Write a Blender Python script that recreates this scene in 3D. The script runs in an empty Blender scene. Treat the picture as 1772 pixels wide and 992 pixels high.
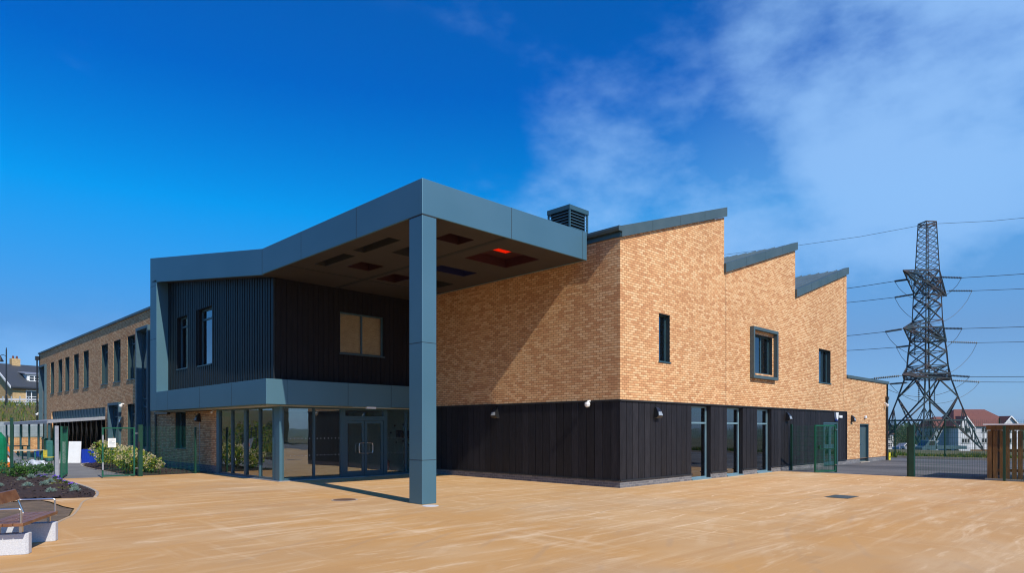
import bpy, bmesh, math, random
from mathutils import Vector, Matrix, noise
random.seed(7)
R_ = math.radians
# ------------------------------------------------------------------ camera, world, sun, exposure
scene = bpy.context.scene
COL = scene.collection
cam_d = bpy.data.cameras.new("camera"); cam = bpy.data.objects.new("camera", cam_d); COL.objects.link(cam)
scene.camera = cam
cam_d.sensor_width = 36.0; cam_d.lens = 36.0 * 1142 / 1772
cam_d.shift_x = 0.0; cam_d.shift_y = (743 - 496) / 1772
cam_d.clip_end = 9000; cam_d.clip_start = 0.1
VA = math.atan2(1149, 1142)                     # view azimuth from +X
cam.location = (0, 0, 1.8)
cam.rotation_euler = (math.pi / 2, 0, VA - math.pi / 2)
FX, FY = math.cos(VA), math.sin(VA)
RX, RY = math.sin(VA), -math.cos(VA)

world = bpy.data.worlds.new("World"); scene.world = world; world.use_nodes = True
wn = world.node_tree; wn.nodes.clear()
def N(nt, t, **kw):
    n = nt.nodes.new(t)
    for k, v in kw.items():
        if k in n.inputs: n.inputs[k].default_value = v
        else: setattr(n, k, v)
    return n
SUN_DIR = Vector((0.15, 1.0, -0.95)).normalized()
EL = math.asin(-SUN_DIR.z)
L = wn.links.new
out = N(wn, 'ShaderNodeOutputWorld'); bg = N(wn, 'ShaderNodeBackground'); bg.inputs['Strength'].default_value = 0.13
sky = N(wn, 'ShaderNodeTexSky', sky_type='NISHITA', sun_disc=False, sun_elevation=EL, sun_rotation=math.pi + 0.1,
        altitude=100.0, air_density=1.0, dust_density=0.6, ozone_density=2.5)
tc = N(wn, 'ShaderNodeTexCoord')
sep = N(wn, 'ShaderNodeSeparateXYZ'); L(tc.outputs['Generated'], sep.inputs[0])
# deep blue polarised sky: tint grows with height
tint = N(wn, 'ShaderNodeValToRGB'); er = tint.color_ramp; er.elements[0].position = 0.0; er.elements[0].color = (0.33, 0.54, 0.94, 1); er.elements[1].position = 1.0; er.elements[1].color = (0.25, 0.60, 1.1, 1)
for ps_, c_ in ((0.13, (0.20, 0.41, 0.68, 1)), (0.30, (0.005, 0.74, 1.20, 1)), (0.45, (0.0, 0.47, 1.16, 1)), (0.65, (0.02, 0.50, 1.12, 1))):
    e_ = er.elements.new(ps_); e_.color = c_
L(sep.outputs['Z'], tint.inputs[0])
mul = N(wn, 'ShaderNodeMixRGB', blend_type='MULTIPLY'); mul.inputs[0].default_value = 1
L(sky.outputs[0], mul.inputs[1]); L(tint.outputs[0], mul.inputs[2])
# thin clouds on a plane overhead
zz = N(wn, 'ShaderNodeMath', operation='ADD'); zz.inputs[1].default_value = 0.16; L(sep.outputs['Z'], zz.inputs[0])
dv = N(wn, 'ShaderNodeVectorMath', operation='DIVIDE'); L(tc.outputs['Generated'], dv.inputs[0])
cz = N(wn, 'ShaderNodeCombineXYZ'); [L(zz.outputs[0], cz.inputs[i]) for i in range(3)]; L(cz.outputs[0], dv.inputs[1])
n1 = N(wn, 'ShaderNodeTexNoise'); n1.inputs['Scale'].default_value = 3.6; n1.inputs['Detail'].default_value = 5; n1.inputs['Roughness'].default_value = 0.50; n1.inputs['Distortion'].default_value = 0.15
mpv = N(wn, 'ShaderNodeMapping'); mpv.inputs['Location'].default_value = (9.5, 3.3, 6.6); nrm0 = N(wn, 'ShaderNodeVectorMath', operation='NORMALIZE'); L(tc.outputs['Generated'], nrm0.inputs[0]); mpv.inputs['Scale'].default_value = (1, 1, 1.9); L(nrm0.outputs[0], mpv.inputs[0]); L(mpv.outputs[0], n1.inputs['Vector'])
def dirvec(px, py):
    u = (px - 886) / 1142; w = (743 - py) / 1142
    return Vector((FX + u * RX, FY + u * RY, w)).normalized()
def lobe(px, py, lo, hi):
    d = dirvec(px, py)
    dt = N(wn, 'ShaderNodeVectorMath', operation='DOT_PRODUCT'); nrm = N(wn, 'ShaderNodeVectorMath', operation='NORMALIZE')
    L(tc.outputs['Generated'], nrm.inputs[0]); L(nrm.outputs[0], dt.inputs[0]); dt.inputs[1].default_value = d
    m = N(wn, 'ShaderNodeMapRange', interpolation_type='SMOOTHSTEP')
    m.inputs['From Min'].default_value = math.cos(R_(lo)); m.inputs['From Max'].default_value = math.cos(R_(hi))
    L(dt.outputs['Value'], m.inputs['Value']); return m.outputs[0]
la = lobe(1700, 230, 27, 6); lb = lobe(1250, 420, 24, 4); lc = lobe(1010, 210, 12, 2)
ld = lobe(1500, 620, 27, 4)
def mth(op, a, b):
    m = N(wn, 'ShaderNodeMath', operation=op)
    for i, v in enumerate((a, b)):
        if isinstance(v, (int, float)): m.inputs[i].default_value = v
        else: L(v, m.inputs[i])
    return m.outputs[0]
cov = None
for (px_, py_, ro, wt) in ((1690, 90, 13, 0.95), (1590, 230, 12, 1.0), (1430, 110, 9, 0.75), (1370, 250, 9, 0.7), (1150, 250, 9, 0.55), (1000, 210, 7, 0.35), (1060, 330, 9, 0.62), (1280, 370, 10, 0.75), (1480, 330, 10, 0.75), (1700, 330, 10, 0.55), (930, 60, 7, 0.22), (1200, 60, 7, 0.30), (880, 330, 7, 0.35)):
    lb_ = mth('MULTIPLY', lobe(px_, py_, ro * 1.3, 1), wt); cov = lb_ if cov is None else mth('MAXIMUM', cov, lb_)
dens = N(wn, 'ShaderNodeMapRange', interpolation_type='SMOOTHSTEP'); dens.inputs['From Min'].default_value = 0.57; dens.inputs['From Max'].default_value = 0.91
n3 = N(wn, 'ShaderNodeTexNoise'); n3.inputs['Scale'].default_value = 9.0; n3.inputs['Detail'].default_value = 8; n3.inputs['Roughness'].default_value = 0.6; L(mpv.outputs[0], n3.inputs['Vector'])
L(mth('ADD', mth('MULTIPLY', n1.outputs['Fac'], 0.62), mth('ADD', mth('MULTIPLY', n3.outputs['Fac'], 0.38), mth('MULTIPLY', cov, 0.38))), dens.inputs['Value'])
cmix = N(wn, 'ShaderNodeMixRGB'); L(mth('MULTIPLY', mth('MAXIMUM', mth('MULTIPLY', dens.outputs[0], mth('ADD', mth('MULTIPLY', cov, 0.4), 0.6)), mth('MULTIPLY', ld, 0.40)), 0.80), cmix.inputs[0]); L(mul.outputs[0], cmix.inputs[1]); cmix.inputs[2].default_value = (2.3, 4.1, 6.9, 1)
L(cmix.outputs[0], bg.inputs['Color']); L(bg.outputs[0], out.inputs['Surface'])

sun_d = bpy.data.lights.new("sun", 'SUN'); sun_d.energy = 4.5; sun_d.angle = R_(0.53); sun_d.color = (1.0, 0.93, 0.82)
sun = bpy.data.objects.new("sun", sun_d); COL.objects.link(sun); sun.rotation_euler = SUN_DIR.to_track_quat('-Z', 'Y').to_euler(); sun.location = (-10, -30, 40)
scene.view_settings.view_transform = 'Standard'; scene.view_settings.look = 'None'; scene.view_settings.gamma = 1.0
scene.view_settings.exposure = 0.15
scene.render.engine = 'CYCLES'
scene.cycles.filter_width = 1.15
scene.cycles.max_bounces = 8; scene.cycles.transparent_max_bounces = 16

# ------------------------------------------------------------------ materials
MATS = {}
def base_mat(name, rough=0.6, spec=0.5, metal=0.0):
    m = bpy.data.materials.new(name); m.use_nodes = True
    nt = m.node_tree; b = nt.nodes['Principled BSDF']
    b.inputs['Roughness'].default_value = rough; b.inputs['Specular IOR Level'].default_value = spec; b.inputs['Metallic'].default_value = metal
    MATS[name] = m
    return m, nt, b
def C4(c): return (c[0], c[1], c[2], 1)
def var_mat(name, c1, c2=None, scale=3.0, rough=0.6, spec=0.5, metal=0.0, detail=5, lo=0.35, hi=0.65, bump=0.0, bscale=40, stretch=(1, 1, 1), fine=0.0):
    """noise-varied colour, optional fine grain and bump"""
    m, nt, b = base_mat(name, rough, spec, metal); l = nt.links.new
    c2 = c2 or tuple(v * 0.8 for v in c1)
    tc = N(nt, 'ShaderNodeTexCoord'); mp = N(nt, 'ShaderNodeMapping'); mp.inputs['Scale'].default_value = stretch
    l(tc.outputs['Object'], mp.inputs[0])
    no = N(nt, 'ShaderNodeTexNoise'); no.inputs['Scale'].default_value = scale; no.inputs['Detail'].default_value = detail; l(mp.outputs[0], no.inputs['Vector'])
    mr = N(nt, 'ShaderNodeMapRange'); mr.inputs['From Min'].default_value = lo; mr.inputs['From Max'].default_value = hi; l(no.outputs['Fac'], mr.inputs['Value'])
    mx = N(nt, 'ShaderNodeMixRGB'); mx.inputs[1].default_value = C4(c1); mx.inputs[2].default_value = C4(c2); l(mr.outputs[0], mx.inputs[0])
    last = mx.outputs[0]
    n2 = N(nt, 'ShaderNodeTexNoise'); n2.inputs['Scale'].default_value = bscale; n2.inputs['Detail'].default_value = 3; l(mp.outputs[0], n2.inputs['Vector'])
    if fine:
        m2 = N(nt, 'ShaderNodeMapRange'); m2.inputs['From Min'].default_value = 0.3; m2.inputs['From Max'].default_value = 0.7
        m2.inputs['To Min'].default_value = 1 - fine; m2.inputs['To Max'].default_value = 1 + fine; l(n2.outputs['Fac'], m2.inputs['Value'])
        cc = N(nt, 'ShaderNodeCombineXYZ'); [l(m2.outputs[0], cc.inputs[i]) for i in range(3)]
        mm = N(nt, 'ShaderNodeMixRGB', blend_type='MULTIPLY'); mm.inputs[0].default_value = 1; l(last, mm.inputs[1]); l(cc.outputs[0], mm.inputs[2]); last = mm.outputs[0]
    l(last, b.inputs['Base Color'])
    if bump:
        bp = N(nt, 'ShaderNodeBump'); bp.inputs['Strength'].default_value = bump; bp.inputs['Distance'].default_value = 0.02; l(n2.outputs['Fac'], bp.inputs['Height']); l(bp.outputs[0], b.inputs['Normal'])
    return m
def brick_mat(name, cols, mortar, bw=0.225, bh=0.075, ms=0.010, cluster=0.13, rough=0.85):
    m, nt, b = base_mat(name, rough, 0.2); l = nt.links.new
    tc = N(nt, 'ShaderNodeTexCoord'); sp = N(nt, 'ShaderNodeSeparateXYZ'); l(tc.outputs['Object'], sp.inputs[0])
    ad = N(nt, 'ShaderNodeMath', operation='ADD'); l(sp.outputs['X'], ad.inputs[0]); l(sp.outputs['Y'], ad.inputs[1])
    cv = N(nt, 'ShaderNodeCombineXYZ'); l(ad.outputs[0], cv.inputs[0]); l(sp.outputs['Z'], cv.inputs[1])
    bt = N(nt, 'ShaderNodeTexBrick'); l(cv.outputs[0], bt.inputs['Vector'])
    bt.inputs['Color1'].default_value = (0, 0, 0, 1); bt.inputs['Color2'].default_value = (1, 1, 1, 1); bt.inputs['Mortar'].default_value = (0.5, 0.5, 0.5, 1)
    bt.inputs['Scale'].default_value = 1.0; bt.inputs['Mortar Size'].default_value = ms; bt.inputs['Mortar Smooth'].default_value = 0.1
    bt.inputs['Brick Width'].default_value = bw; bt.inputs['Row Height'].default_value = bh; bt.offset = 0.5
    # slow clustering of darker bricks
    no = N(nt, 'ShaderNodeTexNoise'); no.inputs['Scale'].default_value = 2.4; no.inputs['Detail'].default_value = 5; no.inputs['Roughness'].default_value = 0.7
    mp = N(nt, 'ShaderNodeMapping'); mp.inputs['Scale'].default_value = (1.0, 1.7, 1); l(cv.outputs[0], mp.inputs[0]); l(mp.outputs[0], no.inputs['Vector'])
    sb = N(nt, 'ShaderNodeMath', operation='MULTIPLY_ADD'); sb.inputs[1].default_value = cluster * 3.2; sb.inputs[2].default_value = -cluster * 1.6; l(no.outputs['Fac'], sb.inputs[0])
    a2 = N(nt, 'ShaderNodeMath', operation='ADD', use_clamp=True); l(bt.outputs['Color'], a2.inputs[0]); l(sb.outputs[0], a2.inputs[1])
    cr = N(nt, 'ShaderNodeValToRGB'); e = cr.color_ramp
    e.elements[0].position = 0.0; e.elements[0].color = C4(cols[0]); e.elements[1].position = 1.0; e.elements[1].color = C4(cols[-1])
    for i, c in enumerate(cols[1:-1]):
        x = e.elements.new((i + 1) / (len(cols) - 1)); x.color = C4(c)
    l(a2.outputs[0], cr.inputs[0])
    gr = N(nt, 'ShaderNodeTexNoise'); gr.inputs['Scale'].default_value = 90; gr.inputs['Detail'].default_value = 3; l(tc.outputs['Object'], gr.inputs['Vector'])
    g2 = N(nt, 'ShaderNodeMapRange'); g2.inputs['From Min'].default_value = 0.3; g2.inputs['From Max'].default_value = 0.7; g2.inputs['To Min'].default_value = 0.93; g2.inputs['To Max'].default_value = 1.06; l(gr.outputs['Fac'], g2.inputs['Value'])
    gc = N(nt, 'ShaderNodeCombineXYZ'); [l(g2.outputs[0], gc.inputs[i]) for i in range(3)]
    gm = N(nt, 'ShaderNodeMixRGB', blend_type='MULTIPLY'); gm.inputs[0].default_value = 1; l(cr.outputs[0], gm.inputs[1]); l(gc.outputs[0], gm.inputs[2])
    mx = N(nt, 'ShaderNodeMixRGB'); l(bt.outputs['Fac'], mx.inputs[0]); l(gm.outputs[0], mx.inputs[1]); mx.inputs[2].default_value = C4(mortar)
    # large weathering stains
    wn_ = N(nt, 'ShaderNodeTexNoise'); wn_.inputs['Scale'].default_value = 0.35; wn_.inputs['Detail'].default_value = 4; l(tc.outputs['Object'], wn_.inputs['Vector'])
    w2 = N(nt, 'ShaderNodeMapRange'); w2.inputs['From Min'].default_value = 0.3; w2.inputs['From Max'].default_value = 0.7; w2.inputs['To Min'].default_value = 0.92; w2.inputs['To Max'].default_value = 1.06; l(wn_.outputs['Fac'], w2.inputs['Value'])
    wc = N(nt, 'ShaderNodeCombineXYZ'); [l(w2.outputs[0], wc.inputs[i]) for i in range(3)]
    wm = N(nt, 'ShaderNodeMixRGB', blend_type='MULTIPLY'); wm.inputs[0].default_value = 1; l(mx.outputs[0], wm.inputs[1]); l(wc.outputs[0], wm.inputs[2])
    l(wm.outputs[0], b.inputs['Base Color'])
    bp = N(nt, 'ShaderNodeBump'); bp.inputs['Strength'].default_value = 0.6; bp.inputs['Distance'].default_value = 0.006; bp.invert = True
    l(bt.outputs['Fac'], bp.inputs['Height']); l(bp.outputs[0], b.inputs['Normal'])
    return m
def glass_mat(name, tint=(0.55, 0.62, 0.62), boost=0.10, opaque=0.0):
    m = bpy.data.materials.new(name); m.use_nodes = True; nt = m.node_tree; nt.nodes.clear(); l = nt.links.new
    o = N(nt, 'ShaderNodeOutputMaterial'); tr = N(nt, 'ShaderNodeBsdfTransparent'); tr.inputs[0].default_value = C4(tint)
    gl = N(nt, 'ShaderNodeBsdfGlossy'); gl.inputs['Roughness'].default_value = 0.012; gl.inputs['Color'].default_value = (0.92, 0.96, 1, 1)
    fr = N(nt, 'ShaderNodeFresnel'); fr.inputs['IOR'].default_value = 1.5
    tc = N(nt, 'ShaderNodeTexCoord'); no = N(nt, 'ShaderNodeTexNoise'); no.inputs['Scale'].default_value = 0.9; l(tc.outputs['Object'], no.inputs['Vector'])
    bp = N(nt, 'ShaderNodeBump'); bp.inputs['Strength'].default_value = 0.12; bp.inputs['Distance'].default_value = 0.02; l(no.outputs['Fac'], bp.inputs['Height']); l(bp.outputs[0], gl.inputs['Normal'])
    ma = N(nt, 'ShaderNodeMath', operation='MULTIPLY_ADD', use_clamp=True); ma.inputs[1].default_value = 1.8; ma.inputs[2].default_value = boost; l(fr.outputs[0], ma.inputs[0])
    mx = N(nt, 'ShaderNodeMixShader'); l(ma.outputs[0], mx.inputs[0]); l(tr.outputs[0], mx.inputs[1]); l(gl.outputs[0], mx.inputs[2])
    l(mx.outputs[0], o.inputs[0]); MATS[name] = m
    return m

BRICK = brick_mat('buff_brick', [(0.81, 0.525, 0.285), (0.755, 0.465, 0.235), (0.70, 0.405, 0.195), (0.635, 0.335, 0.155), (0.53, 0.26, 0.12)], (0.32, 0.165, 0.075))
BLUEBRICK = brick_mat('grey_brick', [(0.16, 0.16, 0.17), (0.12, 0.12, 0.13), (0.22, 0.21, 0.21)], (0.25, 0.24, 0.23), ms=0.008)
HOUSEBRICK = brick_mat('house_brick', [(0.62, 0.42, 0.18), (0.52, 0.34, 0.14), (0.42, 0.26, 0.10)], (0.45, 0.36, 0.24))
BLACKWOOD = var_mat('charred_timber', (0.0115, 0.0108, 0.0125), (0.019, 0.0178, 0.0205), scale=6, stretch=(3, 3, 0.25), rough=0.6, spec=0.22, bump=0.25, bscale=25, fine=0.25)
BLACKWOOD2 = var_mat('charred_timber_pale', (0.017, 0.016, 0.0185), (0.026, 0.0245, 0.0275), scale=6, stretch=(3, 3, 0.25), rough=0.6, spec=0.22, bump=0.25, bscale=25, fine=0.25)
BLACKWOOD3 = var_mat('charred_timber_deep', (0.010, 0.009, 0.010), (0.017, 0.015, 0.016), scale=6, stretch=(3, 3, 0.25), rough=0.55, spec=0.25, bump=0.25, bscale=25, fine=0.25)
BW_BLUE = var_mat('charred_timber_sky_tint', (0.008, 0.011, 0.014), (0.014, 0.018, 0.021), scale=6, stretch=(3, 3, 0.25), rough=0.5, spec=0.28, bump=0.15, bscale=25, fine=0.2)  # same black boards; the reflected sky's blue is mixed into the base colour
BW_DEEP = var_mat('charred_timber_shaded_side', (0.007, 0.006, 0.007), (0.012, 0.0105, 0.0115), scale=6, stretch=(3, 3, 0.25), rough=0.6, spec=0.2, bump=0.2, bscale=25, fine=0.25)  # darker copy for the face under the canopy, shade put into its colour
PANEL = var_mat('aluminium_panel', (0.078, 0.180, 0.232), (0.088, 0.194, 0.248), scale=0.6, rough=0.5, spec=0.5, metal=0.5)
JOINT = var_mat('panel_joint', (0.012, 0.016, 0.02), rough=0.8)
FLASH = var_mat('zinc_flashing', (0.05, 0.085, 0.095), (0.065, 0.10, 0.11), scale=1.3, rough=0.5, spec=0.5)
ROOFM = var_mat('standing_seam_roof', (0.10, 0.14, 0.155), (0.08, 0.115, 0.13), scale=1, rough=0.5)
FRAME = var_mat('window_frame', (0.035, 0.085, 0.105), (0.04, 0.09, 0.11), scale=2, rough=0.4)
FRAME_L = var_mat('pale_frame', (0.16, 0.27, 0.32), scale=2, rough=0.35)
SOFFIT = var_mat('soffit_board', (0.034, 0.029, 0.026), (0.028, 0.024, 0.021), scale=1.5, rough=0.7)
GLASS = glass_mat('glass', (0.80, 0.86, 0.84), 0.12)
GLASS_B = glass_mat('clear_glass', (0.90, 0.90, 0.86), 0.04)
BEIGE_PANEL = var_mat('beige_panel', (0.62, 0.53, 0.38), (0.54, 0.46, 0.33), rough=0.9)
GLASS_D = glass_mat('window_glass', (0.30, 0.34, 0.36), 0.10)
INT = var_mat('interior_plaster', (0.42, 0.45, 0.42), rough=0.9)
INT_D = var_mat('interior_dark', (0.10, 0.10, 0.10), (0.07, 0.07, 0.075), scale=0.8, rough=0.9)
INT_G = var_mat('mint_wall', (0.62, 0.80, 0.74), (0.58, 0.76, 0.70), rough=0.8)
CARPET = var_mat('entrance_mat', (0.09, 0.08, 0.075), rough=0.95)
STEEL = var_mat('brushed_steel', (0.62, 0.62, 0.62), (0.5, 0.5, 0.5), rough=0.28, metal=1.0)
GALV = var_mat('galvanised_steel', (0.42, 0.43, 0.46), (0.34, 0.35, 0.38), scale=9, rough=0.5, metal=0.6)
GREEN = var_mat('green_powdercoat', (0.004, 0.048, 0.024), (0.003, 0.036, 0.018), scale=2, rough=0.42)
GREEN_G = var_mat('green_gate_paint', (0.006, 0.095, 0.050), (0.005, 0.075, 0.040), scale=2, rough=0.4)
WHITE = var_mat('white_paint', (0.78, 0.78, 0.76), (0.72, 0.72, 0.70), rough=0.5)
BLACKP = var_mat('black_plastic', (0.018, 0.019, 0.021), rough=0.35)
LENS = var_mat('light_lens', (0.35, 0.38, 0.40), rough=0.12, spec=0.8)
BLUEP = var_mat('blue_plastic', (0.012, 0.05, 0.42), (0.01, 0.04, 0.33), rough=0.4)
REDP = var_mat('red_paint', (0.50, 0.02, 0.015), rough=0.3)
ORANGEP = var_mat('orange_plastic', (0.85, 0.16, 0.01), rough=0.45)
YELLOWP = var_mat('yellow_plastic', (0.85, 0.70, 0.03), rough=0.5)
CREAM = var_mat('cream_tabletop', (0.72, 0.66, 0.50), rough=0.5)
TEALP = var_mat('teal_padding', (0.03, 0.16, 0.14), (0.025, 0.13, 0.12), rough=0.55)
GREENP = var_mat('green_plastic', (0.01, 0.26, 0.12), rough=0.4)
ORANGE_GL = var_mat('orange_rooflight', (0.9, 0.12, 0.01), rough=0.3)
CONCW = var_mat('terrazzo_concrete', (0.60, 0.61, 0.62), (0.50, 0.51, 0.53), scale=60, rough=0.7, bump=0.15, bscale=140, fine=0.12)
KERB = var_mat('concrete_kerb', (0.42, 0.36, 0.29), (0.33, 0.27, 0.21), scale=4, rough=0.85, fine=0.1)
HARDWOOD = var_mat('hardwood', (0.24, 0.112, 0.052), (0.16, 0.066, 0.030), scale=7, stretch=(1.0, 1.0, 1.0), rough=0.42, bump=0.1, bscale=60, fine=0.12)
TIMBER = var_mat('stained_timber', (0.20, 0.105, 0.03), (0.11, 0.055, 0.018), scale=3, stretch=(5, 5, 0.6), rough=0.8, bump=0.3, bscale=30, fine=0.2)
TARMAC = var_mat('tarmac', (0.048, 0.050, 0.056), (0.13, 0.13, 0.135), scale=0.45, stretch=(1, 0.35, 1), rough=0.88, bump=0.3, bscale=120, fine=0.3)
TARMAC_P = var_mat('path_tarmac', (0.19, 0.185, 0.18), (0.145, 0.14, 0.14), scale=0.8, rough=0.9, fine=0.2, bscale=90)
MULCH = var_mat('bark_mulch', (0.052, 0.026, 0.018), (0.022, 0.012, 0.010), scale=22, rough=0.95, bump=1.0, bscale=45, fine=0.5)
SOIL = var_mat('bare_soil', (0.17, 0.115, 0.07), (0.105, 0.072, 0.045), scale=3, rough=0.95, bump=0.6, bscale=50, fine=0.25)
GRASS = var_mat('rough_grass', (0.075, 0.085, 0.022), (0.11, 0.080, 0.030), scale=0.7, rough=0.9, bump=0.6, bscale=12, fine=0.35)
FIELD = var_mat('far_fields', (0.05, 0.085, 0.03), (0.07, 0.10, 0.045), scale=0.02, rough=0.95)
SLATE = var_mat('slate_roof', (0.035, 0.042, 0.052), (0.05, 0.058, 0.07), scale=8, stretch=(1, 1, 4), rough=0.6, fine=0.2, bscale=20)
REDTILE = var_mat('red_clay_tile', (0.165, 0.055, 0.040), (0.12, 0.040, 0.030), scale=3, rough=0.8, fine=0.3, bscale=9)
RENDER_W = var_mat('white_render', (0.62, 0.63, 0.64), (0.56, 0.57, 0.59), scale=0.8, rough=0.8)
GREYR = var_mat('blue_grey_matt', (0.28, 0.34, 0.38), rough=0.7)
DARKGL = var_mat('dark_house_glass', (0.02, 0.025, 0.03), rough=0.08, spec=0.8)
RUST = var_mat('weathered_steel', (0.075, 0.052, 0.045), (0.035, 0.060, 0.065), scale=0.35, lo=0.42, hi=0.58, rough=0.6, metal=0.3)
INSUL = var_mat('insulator_ceramic', (0.03, 0.04, 0.045), rough=0.25)
CABLE = var_mat('cable_metal', (0.055, 0.07, 0.08), rough=0.5, metal=0.4)
PLASTIC_W = var_mat('polythene', (0.65, 0.68, 0.72), (0.40, 0.43, 0.50), scale=6, rough=0.2)
def leaf_mat(name, c1, c2, scale=3.0):
    m, nt, b = base_mat(name, 0.55, 0.3); l = nt.links.new
    oi = N(nt, 'ShaderNodeTexCoord'); no = N(nt, 'ShaderNodeTexNoise'); no.inputs['Scale'].default_value = scale; no.inputs['Detail'].default_value = 6; l(oi.outputs['Object'], no.inputs['Vector'])
    mr = N(nt, 'ShaderNodeMapRange'); mr.inputs['From Min'].default_value = 0.35; mr.inputs['From Max'].default_value = 0.65; l(no.outputs['Fac'], mr.inputs['Value'])
    mx = N(nt, 'ShaderNodeMixRGB'); mx.inputs[1].default_value = C4(c1); mx.inputs[2].default_value = C4(c2); l(mr.outputs[0], mx.inputs[0]); l(mx.outputs[0], b.inputs['Base Color'])
    b.inputs['Transmission Weight'].default_value = 0.0
    tl = N(nt, 'ShaderNodeBsdfTranslucent'); l(mx.outputs[0], tl.inputs[0]); ms = N(nt, 'ShaderNodeMixShader'); ms.inputs[0].default_value = 0.3
    o = nt.nodes['Material Output']; l(b.outputs[0], ms.inputs[1]); l(tl.outputs[0], ms.inputs[2]); l(ms.outputs[0], o.inputs[0])
    return m
LEAF_Y = leaf_mat('hydrangea_leaf', (0.20, 0.27, 0.02), (0.38, 0.38, 0.045), 6)
LEAF_G = leaf_mat('shrub_leaf', (0.045, 0.13, 0.02), (0.09, 0.19, 0.03), 6)
LEAF_D = leaf_mat('tree_leaf', (0.03, 0.065, 0.018), (0.065, 0.105, 0.03), 0.8)
LEAF_S = leaf_mat('silver_leaf', (0.22, 0.32, 0.26), (0.30, 0.40, 0.33), 12)
LEAF_O = leaf_mat('autumn_leaf', (0.26, 0.22, 0.03), (0.12, 0.17, 0.03), 6)
PETAL = leaf_mat('cream_petal', (0.75, 0.58, 0.36), (0.70, 0.66, 0.36), 8)
PETAL_V = leaf_mat('violet_petal', (0.20, 0.08, 0.70), (0.28, 0.14, 0.75), 8)
BARK = var_mat('bark', (0.09, 0.065, 0.045), rough=0.9)

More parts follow.
